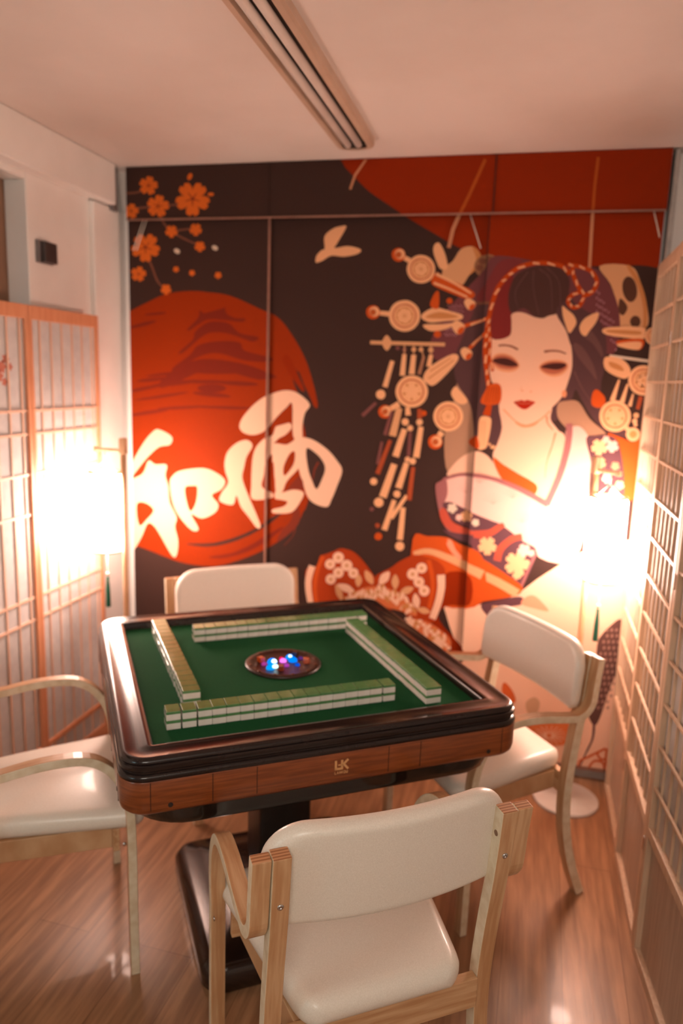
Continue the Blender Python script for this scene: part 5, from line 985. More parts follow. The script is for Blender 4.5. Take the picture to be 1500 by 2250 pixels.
Pg~391,503 388,498 383,499 382,505 385,511 390,510
Pg~409,506 406,500 401,501 400,508 403,513 408,512
Pg~427,508 424,502 419,503 418,510 421,516 426,515
Pg~445,510 442,505 437,506 436,512 439,518 444,517
Pg~377,476 373,471 369,472 367,478 371,484 376,483
Pg~395,479 391,473 387,474 385,481 389,486 394,485
Pg~413,481 410,475 405,476 404,483 407,489 412,488
Pg~431,483 428,478 423,479 422,485 425,491 430,490
Pg~449,486 446,480 441,481 440,488 443,493 448,492
Pg~366,450 362,444 357,445 356,452 360,457 364,456
Pg~384,452 380,446 376,447 374,454 378,460 383,459
Pg~402,454 399,449 394,450 393,456 396,462 401,461
Pg~420,457 417,451 412,452 411,459 414,464 419,463
Pg~438,459 435,454 430,454 429,461 432,467 437,466
Pg~369,425 366,419 361,420 360,427 363,432 368,431
Pg~388,427 384,421 379,422 378,429 382,435 386,434
Pg~406,430 402,424 398,425 396,432 400,437 405,436
Pg~424,432 421,426 416,427 415,434 418,440 423,439
Pg~442,434 439,429 434,430 433,436 436,442 441,441
Pg~358,398 355,392 350,393 349,400 352,405 357,404
Pg~377,400 373,395 368,395 367,402 370,408 375,407
Pg~395,403 391,397 387,398 385,405 389,410 394,409
Pg~413,405 410,399 405,400 404,407 407,413 412,412
Pg~431,408 428,402 423,403 422,410 425,415 430,414
Pg~362,373 359,367 354,368 352,375 356,380 361,379
Pg~380,375 377,369 372,370 371,377 374,383 379,382
Pg~399,378 395,372 390,373 389,380 393,385 397,384
Pg~417,380 413,374 409,375 407,382 411,388 416,387
Pg~435,383 432,377 427,378 426,385 429,390 434,389
Pg~369,348 366,342 361,343 360,350 363,356 368,355
Pg~387,351 384,345 379,346 378,352 381,358 386,357
Pg~406,353 402,347 398,348 396,355 400,361 405,360
Pg~424,356 421,350 416,351 415,358 418,363 423,362
Pg~355,320 351,314 346,315 345,322 349,328 353,327
Pg~373,323 369,317 365,318 363,325 367,331 372,330
Pg~391,325 388,320 383,321 382,327 385,333 390,332
Pg~410,328 406,322 401,323 400,330 404,336 408,335
Pg~428,331 424,325 420,326 418,332 422,338 427,337
Pd|371,267 372,253 373,234 374,213 373,193 370,176 364,158 358,140 353,122 347,102 341,81 336,62 332,48 336,47 340,60 346,79 352,100 358,120 365,138 371,155 377,174 381,192 383,213 383,235 382,254 381,268
Or2|192,160 95,131 96,126 193,151
Or2|192,163 93,147 93,142 192,154
Or2|192,166 94,162 94,157 192,157
Or2|193,169 98,178 97,173 192,160
Or2|195,172 105,193 104,188 193,164
Or2|198,175 116,208 114,203 194,167
Or2|200,177 129,221 126,217 196,170
Or2|204,179 144,232 141,229 199,172
Or2|207,181 161,242 158,239 201,175
Or2|211,181 180,249 176,247 204,177
Or2|215,181 200,254 195,253 207,179
Or2|219,181 219,256 215,256 211,181
Or2|222,180 239,256 234,257 215,182
Or2|226,179 258,253 254,255 219,182
Or2|229,177 275,248 272,251 222,182
Or2|231,175 291,241 288,244 226,181
Or2|233,173 305,231 302,235 229,180
Or2|235,170 316,220 315,224 232,178
Or2|236,167 325,207 324,212 234,175
Or2|237,164 331,193 330,198 236,173
Or2|237,161 334,178 334,183 237,170
Or2|237,158 334,163 334,168 237,167
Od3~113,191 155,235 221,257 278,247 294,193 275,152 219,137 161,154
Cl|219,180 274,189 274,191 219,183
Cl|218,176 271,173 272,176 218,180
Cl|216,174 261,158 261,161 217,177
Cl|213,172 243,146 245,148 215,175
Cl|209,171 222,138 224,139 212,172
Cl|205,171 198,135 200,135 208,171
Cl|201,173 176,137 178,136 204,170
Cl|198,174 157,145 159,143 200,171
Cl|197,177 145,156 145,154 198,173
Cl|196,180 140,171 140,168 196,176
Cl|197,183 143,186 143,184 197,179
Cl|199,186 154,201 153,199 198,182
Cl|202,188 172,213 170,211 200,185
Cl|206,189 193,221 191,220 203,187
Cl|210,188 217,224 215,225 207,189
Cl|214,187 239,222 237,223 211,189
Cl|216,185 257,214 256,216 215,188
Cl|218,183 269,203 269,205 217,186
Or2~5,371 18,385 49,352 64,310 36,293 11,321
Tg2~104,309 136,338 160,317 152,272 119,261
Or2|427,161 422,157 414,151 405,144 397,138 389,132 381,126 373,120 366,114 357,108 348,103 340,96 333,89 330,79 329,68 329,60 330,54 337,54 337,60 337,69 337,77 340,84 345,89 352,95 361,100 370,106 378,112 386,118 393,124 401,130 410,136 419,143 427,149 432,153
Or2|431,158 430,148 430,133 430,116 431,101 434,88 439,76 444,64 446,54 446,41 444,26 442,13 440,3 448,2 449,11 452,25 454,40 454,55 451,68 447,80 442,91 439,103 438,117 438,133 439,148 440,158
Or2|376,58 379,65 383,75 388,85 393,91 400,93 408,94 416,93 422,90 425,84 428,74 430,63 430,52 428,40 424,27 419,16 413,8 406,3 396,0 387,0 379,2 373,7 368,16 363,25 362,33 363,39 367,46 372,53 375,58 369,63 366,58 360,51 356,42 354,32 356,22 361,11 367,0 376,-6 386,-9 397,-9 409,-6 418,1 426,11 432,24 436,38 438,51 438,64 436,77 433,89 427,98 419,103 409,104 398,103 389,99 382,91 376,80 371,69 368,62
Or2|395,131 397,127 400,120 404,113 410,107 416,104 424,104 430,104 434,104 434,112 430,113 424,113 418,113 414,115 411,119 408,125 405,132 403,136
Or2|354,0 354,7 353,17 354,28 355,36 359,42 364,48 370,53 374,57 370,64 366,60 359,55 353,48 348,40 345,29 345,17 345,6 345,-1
Cs|-657,2435 -699,2378 -717,2326 -708,2323 -690,2374 -649,2430
Os|-204,2420 -257,2293 -287,2229 -276,2224 -246,2288 -193,2415
Cs|-288,2229 -311,2171 -323,2104 -309,2101 -297,2167 -275,2224
Os|197,2413 194,2312 195,2226 205,2225 204,2311 208,2411
Cs|193,2226 195,2147 199,2027 210,2026 206,2146 204,2225'''
shapes = []
for line in ART.split('\n'):
    k = '~' if '~' in line else '|'; c, rest = line.split(k); pts = [tuple(int(v)/1000 for v in p.split(',')) for p in rest.split()]
    if k == '~' and len(pts) > 2:
        n = len(pts); q = []
        for i in range(n):
            p0, p1, p2, p3 = pts[i-1], pts[i], pts[(i+1) % n], pts[(i+2) % n]
            for j in range(4):
                s = j/4; q.append(tuple(.5*((2*p1[a])+(-p0[a]+p2[a])*s+(2*p0[a]-5*p1[a]+4*p2[a]-p3[a])*s*s+(-p0[a]+3*p1[a]-3*p2[a]+p3[a])*s**3) for a in (0, 1)))
        pts = q
    shapes.append((PN.index(c), pts))
def clip(pts, ax, val, sg):
    out = []
    for i in range(len(pts)):
        a, b = pts[i], pts[(i+1) % len(pts)]; ia = sg*(a[ax]-val) >= 0; ib = sg*(b[ax]-val) >= 0
        if ia: out.append(a)
        if ia != ib: s = (val-a[ax])/(b[ax]-a[ax]); out.append((a[0]+s*(b[0]-a[0]), a[1]+s*(b[1]-a[1])))
    return out
def printed(name, x0, x1, z0, z1, y, thick, parent, scale=1.0):
    bm = bmesh.new(); box(bm, x0, x1, y, y+thick, z0, z1, PN.index('dk')); lay = 0
    for ci, pts in shapes:
        p = [(a*scale, CAM_H+(b-CAM_H)*scale) for a, b in pts]
        if max(q[0] for q in p) < x0 or min(q[0] for q in p) > x1 or max(q[1] for q in p) < z0 or min(q[1] for q in p) > z1: continue
        for ax, v, sg in ((0, x0, 1), (0, x1, -1), (1, z0, 1), (1, z1, -1)):
            p = clip(p, ax, v, sg)
            if len(p) < 3: break
        if len(p) < 3: continue
        q = []
        for a in p:
            if not q or abs(a[0]-q[-1][0])+abs(a[1]-q[-1][1]) > 2e-4: q.append(a)
        if len(q) > 2 and abs(q[0][0]-q[-1][0])+abs(q[0][1]-q[-1][1]) < 2e-4: q.pop()
        ar = sum(q[i][0]*q[(i+1) % len(q)][1]-q[(i+1) % len(q)][0]*q[i][1] for i in range(len(q)))/2
        if len(q) < 3 or abs(ar) < 2e-6: continue
        if ar > 0: q = q[::-1]
        lay += 1; f = bm.faces.new([bm.verts.new((a, y-lay*1.3e-5, b)) for a, b in q]); f.material_index = ci
    me = bpy.data.meshes.new(name); bm.to_mesh(me); bm.free()
    for mt in PMAT: me.materials.append(mt)
    o = bpy.data.objects.new(name, me); col.objects.link(o); o.parent = parent; return o
railm = vm('blind_rail', '#8d6353', '#9a6f5e', .45, 20)
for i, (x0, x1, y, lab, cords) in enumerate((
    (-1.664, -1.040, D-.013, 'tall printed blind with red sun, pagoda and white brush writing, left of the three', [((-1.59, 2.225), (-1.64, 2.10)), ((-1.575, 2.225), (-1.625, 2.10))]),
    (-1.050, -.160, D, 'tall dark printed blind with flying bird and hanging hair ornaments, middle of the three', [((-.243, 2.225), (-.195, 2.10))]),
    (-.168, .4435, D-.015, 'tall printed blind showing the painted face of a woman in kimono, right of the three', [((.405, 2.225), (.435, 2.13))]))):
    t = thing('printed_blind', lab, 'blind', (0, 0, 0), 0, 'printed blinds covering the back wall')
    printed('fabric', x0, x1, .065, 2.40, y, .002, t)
    bm = bmesh.new(); box(bm, x0, x1, y-.002, y+.006, .05, .066); obj('bottom_rail', bm, railm, t)
    if i == 0: bm = bmesh.new(); box(bm, x1-.002, x1+.006, y-.001, y+.007, .05, 2.40); obj('side_edge', bm, railm, t)
    if i == 2: bm = bmesh.new(); box(bm, x0-.002, x0+.001, y-.001, y+.012, .05, 2.40); obj('side_edge', bm, PMAT[PN.index('dk')], t)
    for a, b in cords:
        bm = bmesh.new(); tube(bm, [(a[0], y-.004, a[1]), ((a[0]+b[0])/2, y-.005, (a[1]+b[1])/2), (b[0], y-.004, b[1])], .0022, 6); obj('pull_cord', bm, M['cordm'], t)
t = thing('blind_valance', 'wide printed valance with cherry blossoms and red disc across the tops of the blinds', 'valance', (0, 0, 0))
printed('fascia', -1.6585, .4465, VZ, ZC-.002, DV, .004, t, DV/D)
bm = bmesh.new(); box(bm, -1.6585, .4465, DV-.003, DV+.006, VZ-.006, VZ); obj('lower_trim', bm, railm, t, bevel=.001)
for x in (-.1565, -1.034):
    bm = bmesh.new(); box(bm, x-.0018, x+.0018, DV-.004, DV, VZ, ZC-.002); obj('joint', bm, PMAT[PN.index('dk')], t)
bm = bmesh.new(); box(bm, -1.6585, .4465, DV+.004, DV+.008, VZ, ZC-.002); obj('back_board', bm, M['greyd'], t)

# ------------------------------------------------------------------ left shoji screen
t = thing('folding_screen', 'white paper shoji screen with orange wooden frame and laths along the left wall', 'folding screen', (-1.684, 0, 0))
for (y0, y1) in ((2.300, 2.736), (1.862, 2.298)):
    bm = bmesh.new()
    for a, b in ((y0, y0+.018), (y1-.018, y1)): box(bm, -.014, .012, a, b, 0.02, 1.812)
    for a, b in ((1.765, 1.812), (.02, .075), (.165, .185)): box(bm, -.0138, .0118, y0+.018, y1-.018, a, b)
    p = obj('panel', bm, M['redwood'], t, bevel=.002)
    bm = bmesh.new(); box(bm, -.002, .001, y0+.018, y1-.018, .075, 1.765); pp = obj('paper', bm, M['paper'], p)
    bm = bmesh.new()
    for k in range(1, 7): y = y0+.002+k*(y1-y0-.004)/6.6; box(bm, .001, .0055, y-.0035, y+.0035, .076, 1.764)
    for z in (1.45, 1.368, 1.225, 1.081, .773, .689): box(bm, .001, .0065, y0+.018, y1-.018, z-.0045, z+.0045)
    obj('lattice', bm, M['redline'], p)
    if y0 < 2:   # painted blossom spray near the top of the nearer panel
        bm = bmesh.new(); random.seed(2)
        for (cy, cz, r) in ((2.165, 1.60, .020), (2.185, 1.625, .016), (2.150, 1.57, .018), (2.205, 1.60, .012), (2.175, 1.55, .013)):
            bm.faces.new([bm.verts.new((.0013, cy+r*(1+.25*math.cos(5*a))*math.cos(a), cz+r*(1+.25*math.cos(5*a))*math.sin(a))) for a in [2*PI*i/20 for i in range(20)]])
        obj('painted_blossom', bm, vm('painted_red', '#b86a58', '#c47c68', .7, 30), p)
# ------------------------------------------------------------------ right screen
t = thing('folding_screen', 'pale pine lattice folding screen with solid lower boards along the right side', 'folding screen', (0, 0, 0))
for (xa, ya, xb, yb) in ((.448, 2.94, .440, 2.502), (.437, 2.490, .436, 2.052), (.434, 2.040, .474, 1.604)):
    L = math.hypot(xb-xa, yb-ya); ang = math.atan2(yb-ya, xb-xa)
    bm = bmesh.new()
    for a, b in ((0, .024), (L-.024, L)): box(bm, a, b, -.012, .012, .0, 2.03)
    for a, b in ((1.985, 2.03), (.375, .405), (.0, .028)): box(bm, .024, L-.024, -.0118, .0118, a, b)
    p = obj('panel', bm, M['scrwood'], t, bevel=.0015); p.location = (xa, ya, 0); p.rotation_euler = (0, 0, ang)
    bm = bmesh.new(); box(bm, .024, L-.024, .004, .008, .028, .375); obj('board', bm, M['scrboard'], p)
    bm = bmesh.new(); box(bm, .024, L-.024, .004, .0055, .405, 1.985); obj('paper', bm, M['paperr'], p)
    bm = bmesh.new()
    for k in range(1, 7): x = k*L/7; box(bm, x-.0025, x+.0025, -.003, .004, .405, 1.985)
    obj('slats', bm, M['scrwood'], p)
    bm = bmesh.new()
    z = .525
    while z < 1.95: box(bm, .024, L-.024, -.010, -.003, z-.004, z+.004); z += .1215
    obj('crossbars', bm, M['scrwood'], p)
# metal hinges between panels
    if ya < 2.6:
        for z in (.34, 1.1, 1.75): bm = bmesh.new(); box(bm, -.006, .006, -.014, -.011, z-.02, z+.02); obj('hinge', bm, M['chrome'], p)

# ------------------------------------------------------------------ floor lamps
def floor_lamp(x, y, a, lab, shade):
    t = thing('floor_lamp', lab, 'floor lamp', (x, y, 0), a, 'lantern floor lamps')
    bm = bmesh.new(); lathe(bm, [(0, 0), (.122, 0), (.124, .003), (.124, .010), (.120, .014), (.02, .016), (.02, .03), (0, .03)], 48); obj('base', bm, M['white'], t)
    bm = bmesh.new(); tube(bm, [(0, 0, .02), (0, 0, .7), (0, 0, 1.345)], .0112, 12); obj('pole', bm, M['bamboo'], t)
    bm = bmesh.new(); box(bm, -.012, .115, -.006, .006, 1.297, 1.309); box(bm, .108, .122, -.009, .009, 1.294, 1.312); box(bm, -.012, .012, -.012, .012, 1.29, 1.35); obj('arm', bm, M['bamboo'], t, bevel=.002)
    bm = bmesh.new(); tube(bm, [(.078, 0, 1.297), (.078, 0, 1.26)], .0018, 6)
    for s in range(4): c, d = math.cos(s*PI/2), math.sin(s*PI/2); tube(bm, [(.078, 0, 1.262), (.078+.055*c, .055*d, 1.216)], .0012, 6)
    obj('hanging_cord', bm, M['cordm'], t)
    bm = bmesh.new(); lathe(bm, [(.058, .914), (.0665, .925), (.0675, 1.06), (.0665, 1.203), (.058, 1.214)], 32, (.078, 0, 0)); obj('lamp_shade', bm, M[shade], t)
    for z in (.908, 1.212):
        bm = bmesh.new(); lathe(bm, [(.050, z), (.064, z), (.066, z+.004), (.064, z+.008), (.050, z+.008), (.050, z)], 32, (.078, 0, 0)); obj('ring', bm, M['bamboo'], t)
    bm = bmesh.new(); tube(bm, [(.078, 0, .91), (.078, 0, .83), (.078, 0, .80)], .0016, 6); lathe(bm, [(0, .825), (.007, .82), (.007, .81), (0, .805)], 12, (.078, 0, 0)); tc = obj('tassel_cord', bm, M['cordm'], t)
    bm = bmesh.new(); lathe(bm, [(0, .805), (.006, .802), (.005, .79), (.0085, .75), (.010, .685), (.009, .682), (0, .682)], 14, (.078, 0, 0)); obj('tassel', bm, M['green'], t)
    return t
floor_lamp(-1.4485, 2.52, PI, 'glowing white lantern lamp with green tassel beside the left shoji screen', 'shade_left')
floor_lamp(.277, 2.80, -.95, 'glowing white lantern lamp on round white base in the right back corner', 'shade_right')

# ------------------------------------------------------------------ mahjong table
TX, TY, TH = -.630, 1.98137, .59457
def tw(x, y): return (TX+math.cos(TH)*x-math.sin(TH)*y, TY+math.sin(TH)*x+math.cos(TH)*y)
t = thing('mahjong_table', 'square automatic mahjong table with green felt, dark glossy rim and walnut sides', 'mahjong table', (TX, TY, 0), TH)
def ring(h, r, z, seg=8): return [(x, y, z) for x, y in rrect(h, h, r, seg)]
bm = bmesh.new(); loft(bm, [ring(.421, .002, .752), ring(.421, .002, .7605)], smooth=False); obj('felt', bm, M['felt'], t)
bm = bmesh.new()
prof = [(.4205, .002, .748), (.4205, .002, .778), (.424, .004, .783), (.436, .014, .785), (.440, .018, .7835), (.478, .046, .7835), (.484, .05, .786), (.491, .056, .784), (.495, .058, .778), (.495, .058, .775), (.4925, .056, .773), (.4975, .06, .770), (.4985, .06, .762), (.4965, .06, .757), (.4935, .058, .755), (.4935, .058, .751), (.4985, .06, .749), (.5005, .06, .744), (.5005, .06, .740), (.498, .06, .735), (.44, .03, .735)]
loft(bm, [ring(h, r, z, 10) for h, r, z in prof], False, False); obj('rim', bm, M['rim'], t, smooth=True, auto=50)
bm = bmesh.new()
prof = [(.44, .03, .7352), (.499, .06, .7352), (.500, .06, .733), (.500, .06, .675), (.497, .058, .663), (.490, .054, .655), (.478, .046, .652), (.42, .03, .652)]
loft(bm, [ring(h, r, z, 10) for h, r, z in prof], False, False)
ap = obj('side_band', bm, M['walnut'], t, smooth=True, auto=50)
for s in range(4):
    R = Matrix.Rotation(s*PI/2, 4, 'Z')
    for x in (-.437, -.303, -.203, .121, .206, .437): bm = bmesh.new(); box(bm, x-.0008, x+.0008, -.5006, -.498, .668, .734, 0, R); obj('joint_line', bm, M['walnut_line'], ap)
    for x in (-.395, .400): bm = bmesh.new(); cyl(bm, (x, -.501, .676), .0055, 0, .003, 14, axis='y'); bmesh.ops.transform(bm, matrix=R, verts=bm.verts[:]); obj('screw_hole', bm, M['hole'], ap)
# printed letters on the front of the band
bm = bmesh.new(); yf = -.5012
def seg2(bm, x0, z0, x1, z1, w):
    d = math.hypot(x1-x0, z1-z0); nx, nz_ = -(z1-z0)/d*w/2, (x1-x0)/d*w/2
    a = [bm.verts.new((x, y, z)) for y in (yf, yf+.0012) for x, z in ((x0+nx, z0+nz_), (x1+nx, z1+nz_), (x1-nx, z1-nz_), (x0-nx, z0-nz_))]
    for i in ((0, 1, 2, 3), (7, 6, 5, 4), (0, 4, 5, 1), (1, 5, 6, 2), (2, 6, 7, 3), (3, 7, 4, 0)): bm.faces.new([a[j] for j in i])
for x0, z0, x1, z1, w_ in ((-.0145, .7175, -.0145, .6935, .0052), (-.017, .6960, -.001, .6960, .0050), (.001, .7175, .001, .6935, .0052), (.001, .7035, .0165, .7175, .0050), (.005, .7070, .0165, .6935, .0052), (-.0085, .7055, .001, .7055, .0028)): seg2(bm, x0, z0, x1, z1, w_)
z0, h = .6835, .0058
LT = {'L': ((0, 0, 0, 1), (0, 0, .8, 0)), 'A': ((0, 0, .4, 1), (.4, 1, .8, 0), (.15, .35, .65, .35)), 'N': ((0, 0, 0, 1), (0, 1, .8, 0), (.8, 0, .8, 1)), 'D': ((0, 0, 0, 1), (0, 1, .7, .8), (.7, .8, .7, .2), (.7, .2, 0, 0)), 'K': ((0, 0, 0, 1), (0, .5, .8, 1), (.2, .6, .8, 0)), 'U': ((0, 1, 0, 0), (0, 0, .8, 0), (.8, 0, .8, 1)), 'O': ((0, 0, 0, 1), (0, 1, .8, 1), (.8, 1, .8, 0), (.8, 0, 0, 0))}
for i, ch in enumerate('LANKOU'):
    for a in LT[ch]: seg2(bm, -.0165+i*.0057+a[0]*.0042, z0+a[1]*h, -.0165+i*.0057+a[2]*.0042, z0+a[3]*h, .0011)
obj('logo', bm, M['gold'], ap)
bm = bmesh.new(); loft(bm, [ring(.474, .10, .6535), ring(.473, .11, .640), ring(.471, .12, .622), ring(.469, .125, .608), ring(.465, .125, .604), ring(.36, .02, .600)]); obj('underbody', bm, M['blackgloss'], t, smooth=True, auto=45)
bm = bmesh.new(); box(bm, -.30, .30, -.30, .30, .56, .602); obj('machine_housing', bm, M['blackmat'], t, bevel=.01)
bm = bmesh.new(); loft(bm, [[(x-.005, y, z) for x, y in rrect(hx, hx, .012, 3)] for hx, z in ((.079, .115), (.079, .562))]); obj('column', bm, M['blackmat'], t, smooth=True, auto=40)
bm = bmesh.new()
loft(bm, [[(x, y-.04, z) for x, y in rrect(hx, hy, r, 8)] for hx, hy, r, z in ((.285, .285, .06, 0), (.292, .292, .06, .01), (.292, .292, .06, .055), (.280, .280, .055, .075), (.262, .262, .05, .084), (.235, .235, .045, .086), (.225, .225, .04, .094), (.14, .14, .03, .112), (.10, .10, .02, .125))]); obj('base', bm, M['browngloss'], t, smooth=True, auto=50)
# control ring with glowing dice window
bm = bmesh.new(); lathe(bm, [(0, .7606), (.112, .7606), (.112, .765), (.108, .768), (.096, .769), (.088, .766), (.080, .7635), (0, .7635)], 48); cr = obj('control_ring', bm, M['ring'], t)
amb = vm('amber_buttons', '#5a2c18', '#6a3520', .3, 30)
for a in range(12): c, s = math.cos(a*PI/6), math.sin(a*PI/6); bm = bmesh.new(); box(bm, c*.098-.004, c*.098+.004, s*.098-.004, s*.098+.004, .768, .7705); obj('button', bm, amb, cr)
LED = [(0, .22, 1, 1.5, -.030, .012, .0150), (.75, .95, 1, 3, -.027, .004, .0085), (0, .30, .9, 1.3, -.046, -.028, .0130), (.6, 1, .9, 2.5, -.034, -.036, .0090), (0, .25, 1, 1.4, .030, .034, .0125), (.7, .9, 1, 2.5, .030, .030, .0065), (0, .22, 1, 1.3, .033, .010, .0135), (1, .2, .9, 1.5, .004, .014, .0105), (1, .0, .08, 1.1, .004, .034, .0070), (.5, .06, .5, .8, .004, -.022, .0085), (0, .1, .8, .9, .036, -.026, .0075), (.5, .06, .35, .8, -.056, .006, .0085), (.16, .04, .3, .6, .060, .020, .0075)]
for r_, g_, b_, s_, x, y, rr in LED:
    bm = bmesh.new(); z_ = .7636+(.006 if rr < .0095 and s_ >= 2 else 0); lathe(bm, [(0, 0), (rr, .0), (rr*.9, rr*.45), (rr*.5, rr*.8), (0, rr*.9)], 14, (x, y, z_)); obj('led', bm, emis('led_glow', (r_, g_, b_), s_), cr)
for x, y, c in ((-.060, .028, '#c24a10'), (.066, -.018, '#c24a10'), (-.02, -.05, '#8a3a1c'), (.05, .045, '#3a1d14')):
    bm = bmesh.new(); R = Matrix.Translation((x, y, .7637)) @ Matrix.Rotation(x*20, 4, 'Z'); box(bm, -.009, .009, -.009, .009, 0, .016, 0, R); obj('die', bm, vm('die_resin', c, c, .15, 30, coat=.5), cr, bevel=.002)
# ------------------------------------------------------------------ mahjong tiles
TWD, TLN, THK = .0345, .0445, .0228
bm = bmesh.new()
box(bm, -TWD/2+.0003, TWD/2-.0003, -TLN/2, TLN/2, 0, .0160, 0); box(bm, -TWD/2+.0003, TWD/2-.0003, -TLN/2, TLN/2, .0160, THK-.0002, 1)
bmesh.ops.remove_doubles(bm, verts=bm.verts[:], dist=1e-5)
tile0 = obj('mahjong_tile', bm, [M['tile_w'], M['tile_g']], None, bevel=.0016, seg=2)
ORD = ['first', 'second', 'third', 'fourth', 'fifth', 'sixth', 'seventh', 'eighth', 'ninth', 'tenth', 'eleventh', 'twelfth', 'thirteenth', 'fourteenth', 'fifteenth', 'sixteenth', 'seventeenth']
random.seed(11); first = True; GAP = .0032
rows = (('near', -.380, -.300, 0, 'from the left', (1, 2, 16)), ('far', -.219, .273, 0, 'from the left', (16,)), ('left', -.302, -.214, 1, 'from the near end', ()), ('right', .306, -.369, 1, 'from the near end', ()))
for nm, x0, y0, ax, fr, gaps in rows:
    pos = 0; x1 = x0
    for k in range(17):
        if k in gaps: pos += GAP if k < 3 else .003
        for lay in (0, 1):
            o = tile0 if first else tile0.copy()
            if not first: col.objects.link(o)
            first = False
            q = pos+TWD/2; j = random.uniform(-.0006, .0006)
            if ax == 0: lx, ly, rot = x0+q, y0+j, 0
            else:
                lx, ly, rot = x0+j, y0+q, PI/2
                if nm == 'left': lx = x0-.013*(k/16)+j
                if nm == 'right': lx = x0+j-.004*(k/16)
            wx, wy = tw(lx, ly); o.location = (wx, wy, .7607+lay*THK); o.rotation_euler = (0, 0, TH+rot+random.uniform(-.006, .006))
            tag(o, 'green mahjong tile, %s %s, %s layer of the %s row' % (ORD[k], fr, 'upper' if lay else 'lower', nm), 'mahjong tile', 'mahjong tiles of the %s row' % nm)
        pos += TWD

# ------------------------------------------------------------------ armchairs
BK = -.22     # y of the back line in chair space; forward is +y
def strip(path, thick, xc, wd, mface, taper=None):
    """plywood strip: centre line (y,z) swept across x"""
    bm = bmesh.new(); A = []
    n = len(path)
    for i, (y, z) in enumerate(path):
        a = path[max(i-1, 0)]; b = path[min(i+1, n-1)]; dy, dz = b[0]-a[0], b[1]-a[1]; d = math.hypot(dy, dz); ny, nzv = -dz/d*thick/2, dy/d*thick/2
        xx = xc(i/(n-1)) if callable(xc) else xc
        A.append([bm.verts.new((xx-wd/2, y+ny, z+nzv)), bm.verts.new((xx+wd/2, y+ny, z+nzv)), bm.verts.new((xx+wd/2, y-ny, z-nzv)), bm.verts.new((xx-wd/2, y-ny, z-nzv))])
    for p, q in zip(A, A[1:]):
        for k in range(4): f = bm.faces.new((p[k], p[(k+1) % 4], q[(k+1) % 4], q[k])); f.material_index = 1 if k in (1, 3) else 0; f.smooth = False
    for p in (A[0], A[-1]): bm.faces.new(p).material_index = 2
    return bm
def arc(cy, cz, r, a0, a1, n=8): return [(cy+r*math.cos(a0+(a1-a0)*i/n), cz+r*math.sin(a0+(a1-a0)*i/n)) for i in range(n+1)]
# layered end grain
endm, eb = base_mat('layered_end', H('#b5794f'), .45); tt = endm.node_tree; wv = tt.nodes.new('ShaderNodeTexWave'); wv.bands_direction = 'Y'; wv.inputs['Scale'].default_value = 45; wv.inputs['Distortion'].default_value = .2
tcn = tt.nodes.new('ShaderNodeTexCoord'); rp = tt.nodes.new('ShaderNodeValToRGB'); rp.color_ramp.elements[0].color = H('#9a5f38'); rp.color_ramp.elements[1].color = H('#d09a70')
tt.links.new(tcn.outputs['Object'], wv.inputs['Vector']); tt.links.new(wv.outputs[0], rp.inputs[0]); tt.links.new(rp.outputs[0], eb.inputs['Base Color'])
WM = [M['birch'], M['edge'], endm]
def pillow(W, L, rT, rB, T, R, bend=0, dome=0, flatten=0, nu=36, nv=28, trap=0):
    """rounded cushion: width 2W, length 2L in (x,z'), thickness T in y'. returns bm in local x, y(thickness), z(length)"""
    bm = bmesh.new(); F = []; B = []
    def hw(v):
        z = v*L; e = 0
        if z > L-rT: e = rT-math.sqrt(max(rT*rT-(z-(L-rT))**2, 0))
        elif z < -L+rB: e = rB-math.sqrt(max(rB*rB-(-L+rB-z)**2, 0))
        return W-e-trap*v*W
    for i in range(nv+1):
        v = -math.cos(PI*i/nv); fr = []; br = []; h = hw(v)
        for j in range(nu+1):
            u = -math.cos(PI*j/nu); x = u*h; z = v*L
            d = min(h-abs(x), L-abs(z))
            cz = L-rT; 
            if z > cz and abs(x) > W-rT-trap*v*W: d = min(d, rT-math.hypot(z-cz, abs(x)-(W-rT-trap*v*W)))
            d = max(d, 0); e = math.sqrt(max(1-(1-min(d/R, 1))**2, 0)); t_ = T/2*e
            dm = dome*(1-(x/W)**2)*(1-(z/L)**2) if dome else 0
            yb = bend*(1-(x/W)**2)
            fr.append(bm.verts.new((x, t_+dm-yb, z))); br.append(bm.verts.new((x, -t_*(1-flatten)-yb, z)) if t_ > 1e-6 else fr[-1])
        F.append(fr); B.append(br)
    for i in range(nv):
        for j in range(nu):
            for G, rev in ((F, 0), (B, 1)):
                vs = [G[i][j], G[i][j+1], G[i+1][j+1], G[i+1][j]]
                u_ = list(dict.fromkeys(vs))
                if len(u_) < 3: continue
                try: bm.faces.new(u_[::-1] if rev else u_).smooth = True
                except ValueError: pass
    bmesh.ops.remove_doubles(bm, verts=bm.verts[:], dist=1e-5)
    return bm
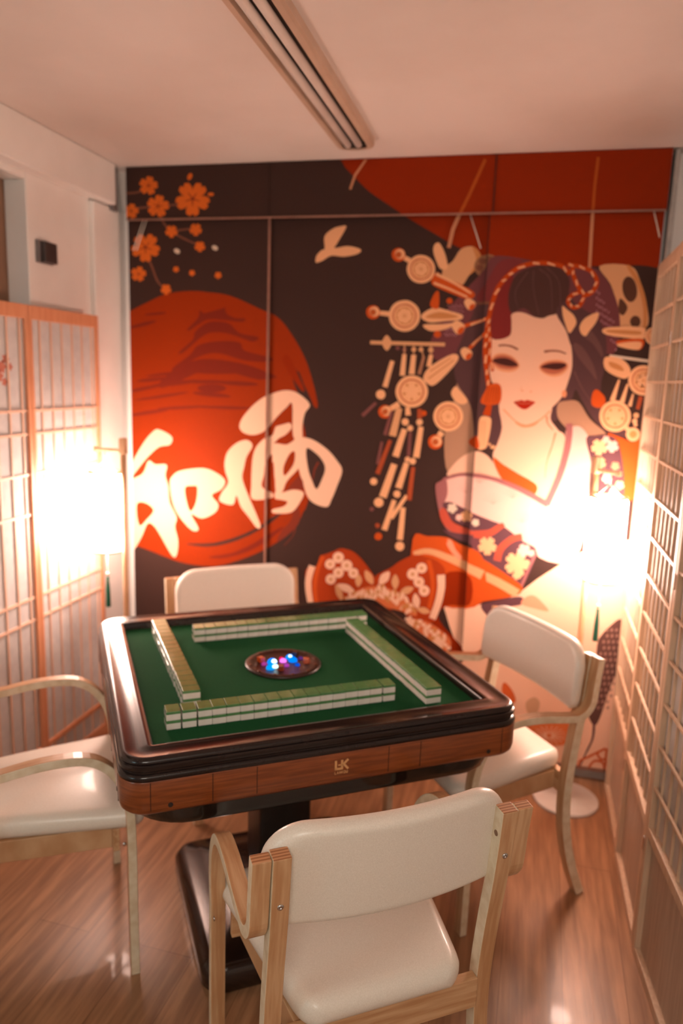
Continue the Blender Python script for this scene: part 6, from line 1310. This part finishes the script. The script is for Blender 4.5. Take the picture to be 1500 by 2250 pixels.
def make_chair():
    t = thing('armchair', 'x', 'armchair')
    # rear legs (inner strips)
    rl = catmull([(BK-.022, 0), (BK+.016, .09), (BK+.045, .18), (BK+.062, .27), (BK+.067, .36), (BK+.062, .45), (BK+.048, .56), (BK+.030, .68), (BK+.017, .808)], 5)
    for s in (-1, 1): obj('leg', strip(rl, .030, s*.2225, .033, 0), WM, t, bevel=.0018)
    # front leg bending into the armrest and turning up beside the back
    top = .6475; r = .085
    yb = BK+.030; rb = .060; zb = .630
    p = catmull([(BK+.432, 0), (BK+.430, .20), (BK+.429, .40), (BK+.424, .50), (BK+.404, .568), (BK+.366, .618), (BK+.312, .645), (BK+.22, .648), (yb+rb+.02, zb+.002)], 4)[:-1]
    p += [(y, z) for y, z in arc(yb+rb, zb+rb, rb, -PI/2, -PI+.18, 9)]+[(BK+.024, .75), (BK+.016, .808)]
    for s in (-1, 1):
        obj('arm_strip', strip(p, .023, (lambda f, s=s: s*(.246+.0115*min(1, max(0, (f-.2)/.5)))), .034, 0), WM, t, bevel=.0022)
    # seat frame
    bm = bmesh.new(); box(bm, -.206, .206, BK+.045, BK+.068, .350, .417); obj('seat_rail', bm, M['birch_y'], t, bevel=.002)
    bm = bmesh.new(); box(bm, -.222, .222, BK+.385, BK+.402, .350, .414); obj('seat_rail', bm, M['birch_y'], t, bevel=.002)
    for s in (-1, 1):
        bm = bmesh.new(); v = box(bm, -.009, .009, BK+.068, BK+.385, .352, .412)
        for q in v: q.co.x += s*(.165+.030*(q.co.y-BK-.068)/.317)
        obj('seat_rail', bm, M['birch'], t, bevel=.002)
    bm = pillow(.207, .220, .050, .045, .056, .026, 0, .016, .0, trap=-.19)
    bmesh.ops.transform(bm, matrix=Matrix.Translation((0, BK+.252, .440)) @ Matrix(((1, 0, 0, 0), (0, 0, 1, 0), (0, 1, 0, 0), (0, 0, 0, 1))), verts=bm.verts[:]); obj('seat', bm, M['leather'], t, smooth=True)
    bm = pillow(.246, .102, .084, .035, .040, .016, .034, .004)
    bmesh.ops.transform(bm, matrix=Matrix.Translation((0, BK+.066, .741)) @ Matrix.Rotation(math.radians(5.5), 4, 'X'), verts=bm.verts[:]); bk = obj('backrest', bm, M['leather'], t, smooth=True)
    for zz, lim in ((.741+.080, .170), (.741-.088, .215)):
        bm = bmesh.new(); tube(bm, [(x, BK+.066-.0195-.034*(1-(x/.238)**2)-math.sin(math.radians(5.5))*(zz-.741)+(.0012 if zz > .75 else .0025), zz) for x in [lim*(i/12-1) for i in range(25)]], .0011 if zz > .75 else .0016, 6); obj('seam', bm, M['leather'], bk)
    for s in (-1, 1):
        bm = bmesh.new(); lathe(bm, [(0, 0), (.0062, 0), (.0060, .0022), (.004, .0034), (.0015, .0034), (.0015, .0022), (0, .0022)], 14)
        bmesh.ops.transform(bm, matrix=Matrix.Translation((s*.2225, BK+.0125, .710)) @ Matrix.Rotation(PI/2+.08, 4, 'X'), verts=bm.verts[:]); obj('screw', bm, M['chrome'], t)
        bm = bmesh.new(); lathe(bm, [(0, 0), (.0055, 0), (.005, .002), (0, .003)], 12)
        bmesh.ops.transform(bm, matrix=Matrix.Translation((s*.2565, BK+.41, .39)) @ Matrix.Rotation(s*PI/2, 4, 'Y'), verts=bm.verts[:]); obj('screw', bm, M['chrome'], t)
        bm = bmesh.new(); cyl(bm, (s*.206, BK+.022, .755), .006, -.0006, .0012, 14, axis='x'); obj('plug_hole', bm, M['brownframe'], t)
    return t
def copy_tree(o, parent=None):
    c = o.copy(); col.objects.link(c); c.parent = parent
    for ch in [k for k in bpy.data.objects if k.parent == o and k is not c]: copy_tree(ch, c)
    return c
ch0 = make_chair()
first = True
# table-frame position of the back line centre, facing angle in table frame
for bx, by, fa, lab in ((-.045, -.930, PI/2+.004, 'cream leather armchair seen from behind, in front of the near side of the table'),
                        (.040, .893, -1.50, 'cream leather armchair at the far side of the table, against the printed blinds'),
                        (.882, -.060, 3.19, 'cream leather armchair on the right side of the table, beside the right lamp'),
                        (-.890, .062, .03, 'cream leather armchair on the left side of the table, cut by the photo edge')):
    o = ch0 if first else copy_tree(ch0); first = False
    cx, cy = bx+math.cos(fa)*(-BK), by+math.sin(fa)*(-BK); wx, wy = tw(cx, cy)
    o.location = (wx, wy, 0); o.rotation_euler = (0, 0, TH+fa-PI/2); tag(o, lab, 'armchair', 'cream armchairs around the mahjong table')
# ------------------------------------------------------------------ cord on the floor
bm = bmesh.new(); tube(bm, catmull([(x-.01, y-.03, z) for x, y, z in ((-.42, 2.35, .004), (-.40, 2.42, .004), (-.36, 2.45, .004), (-.33, 2.43, .004), (-.34, 2.40, .006), (-.38, 2.39, .010), (-.44, 2.40, .004), (-.52, 2.39, .004))], 8), .0035, 8)
tag(obj('power_cord', bm, M['blackmat'], None), 'thin black cord curling on the wooden floor behind the table column', 'cord')
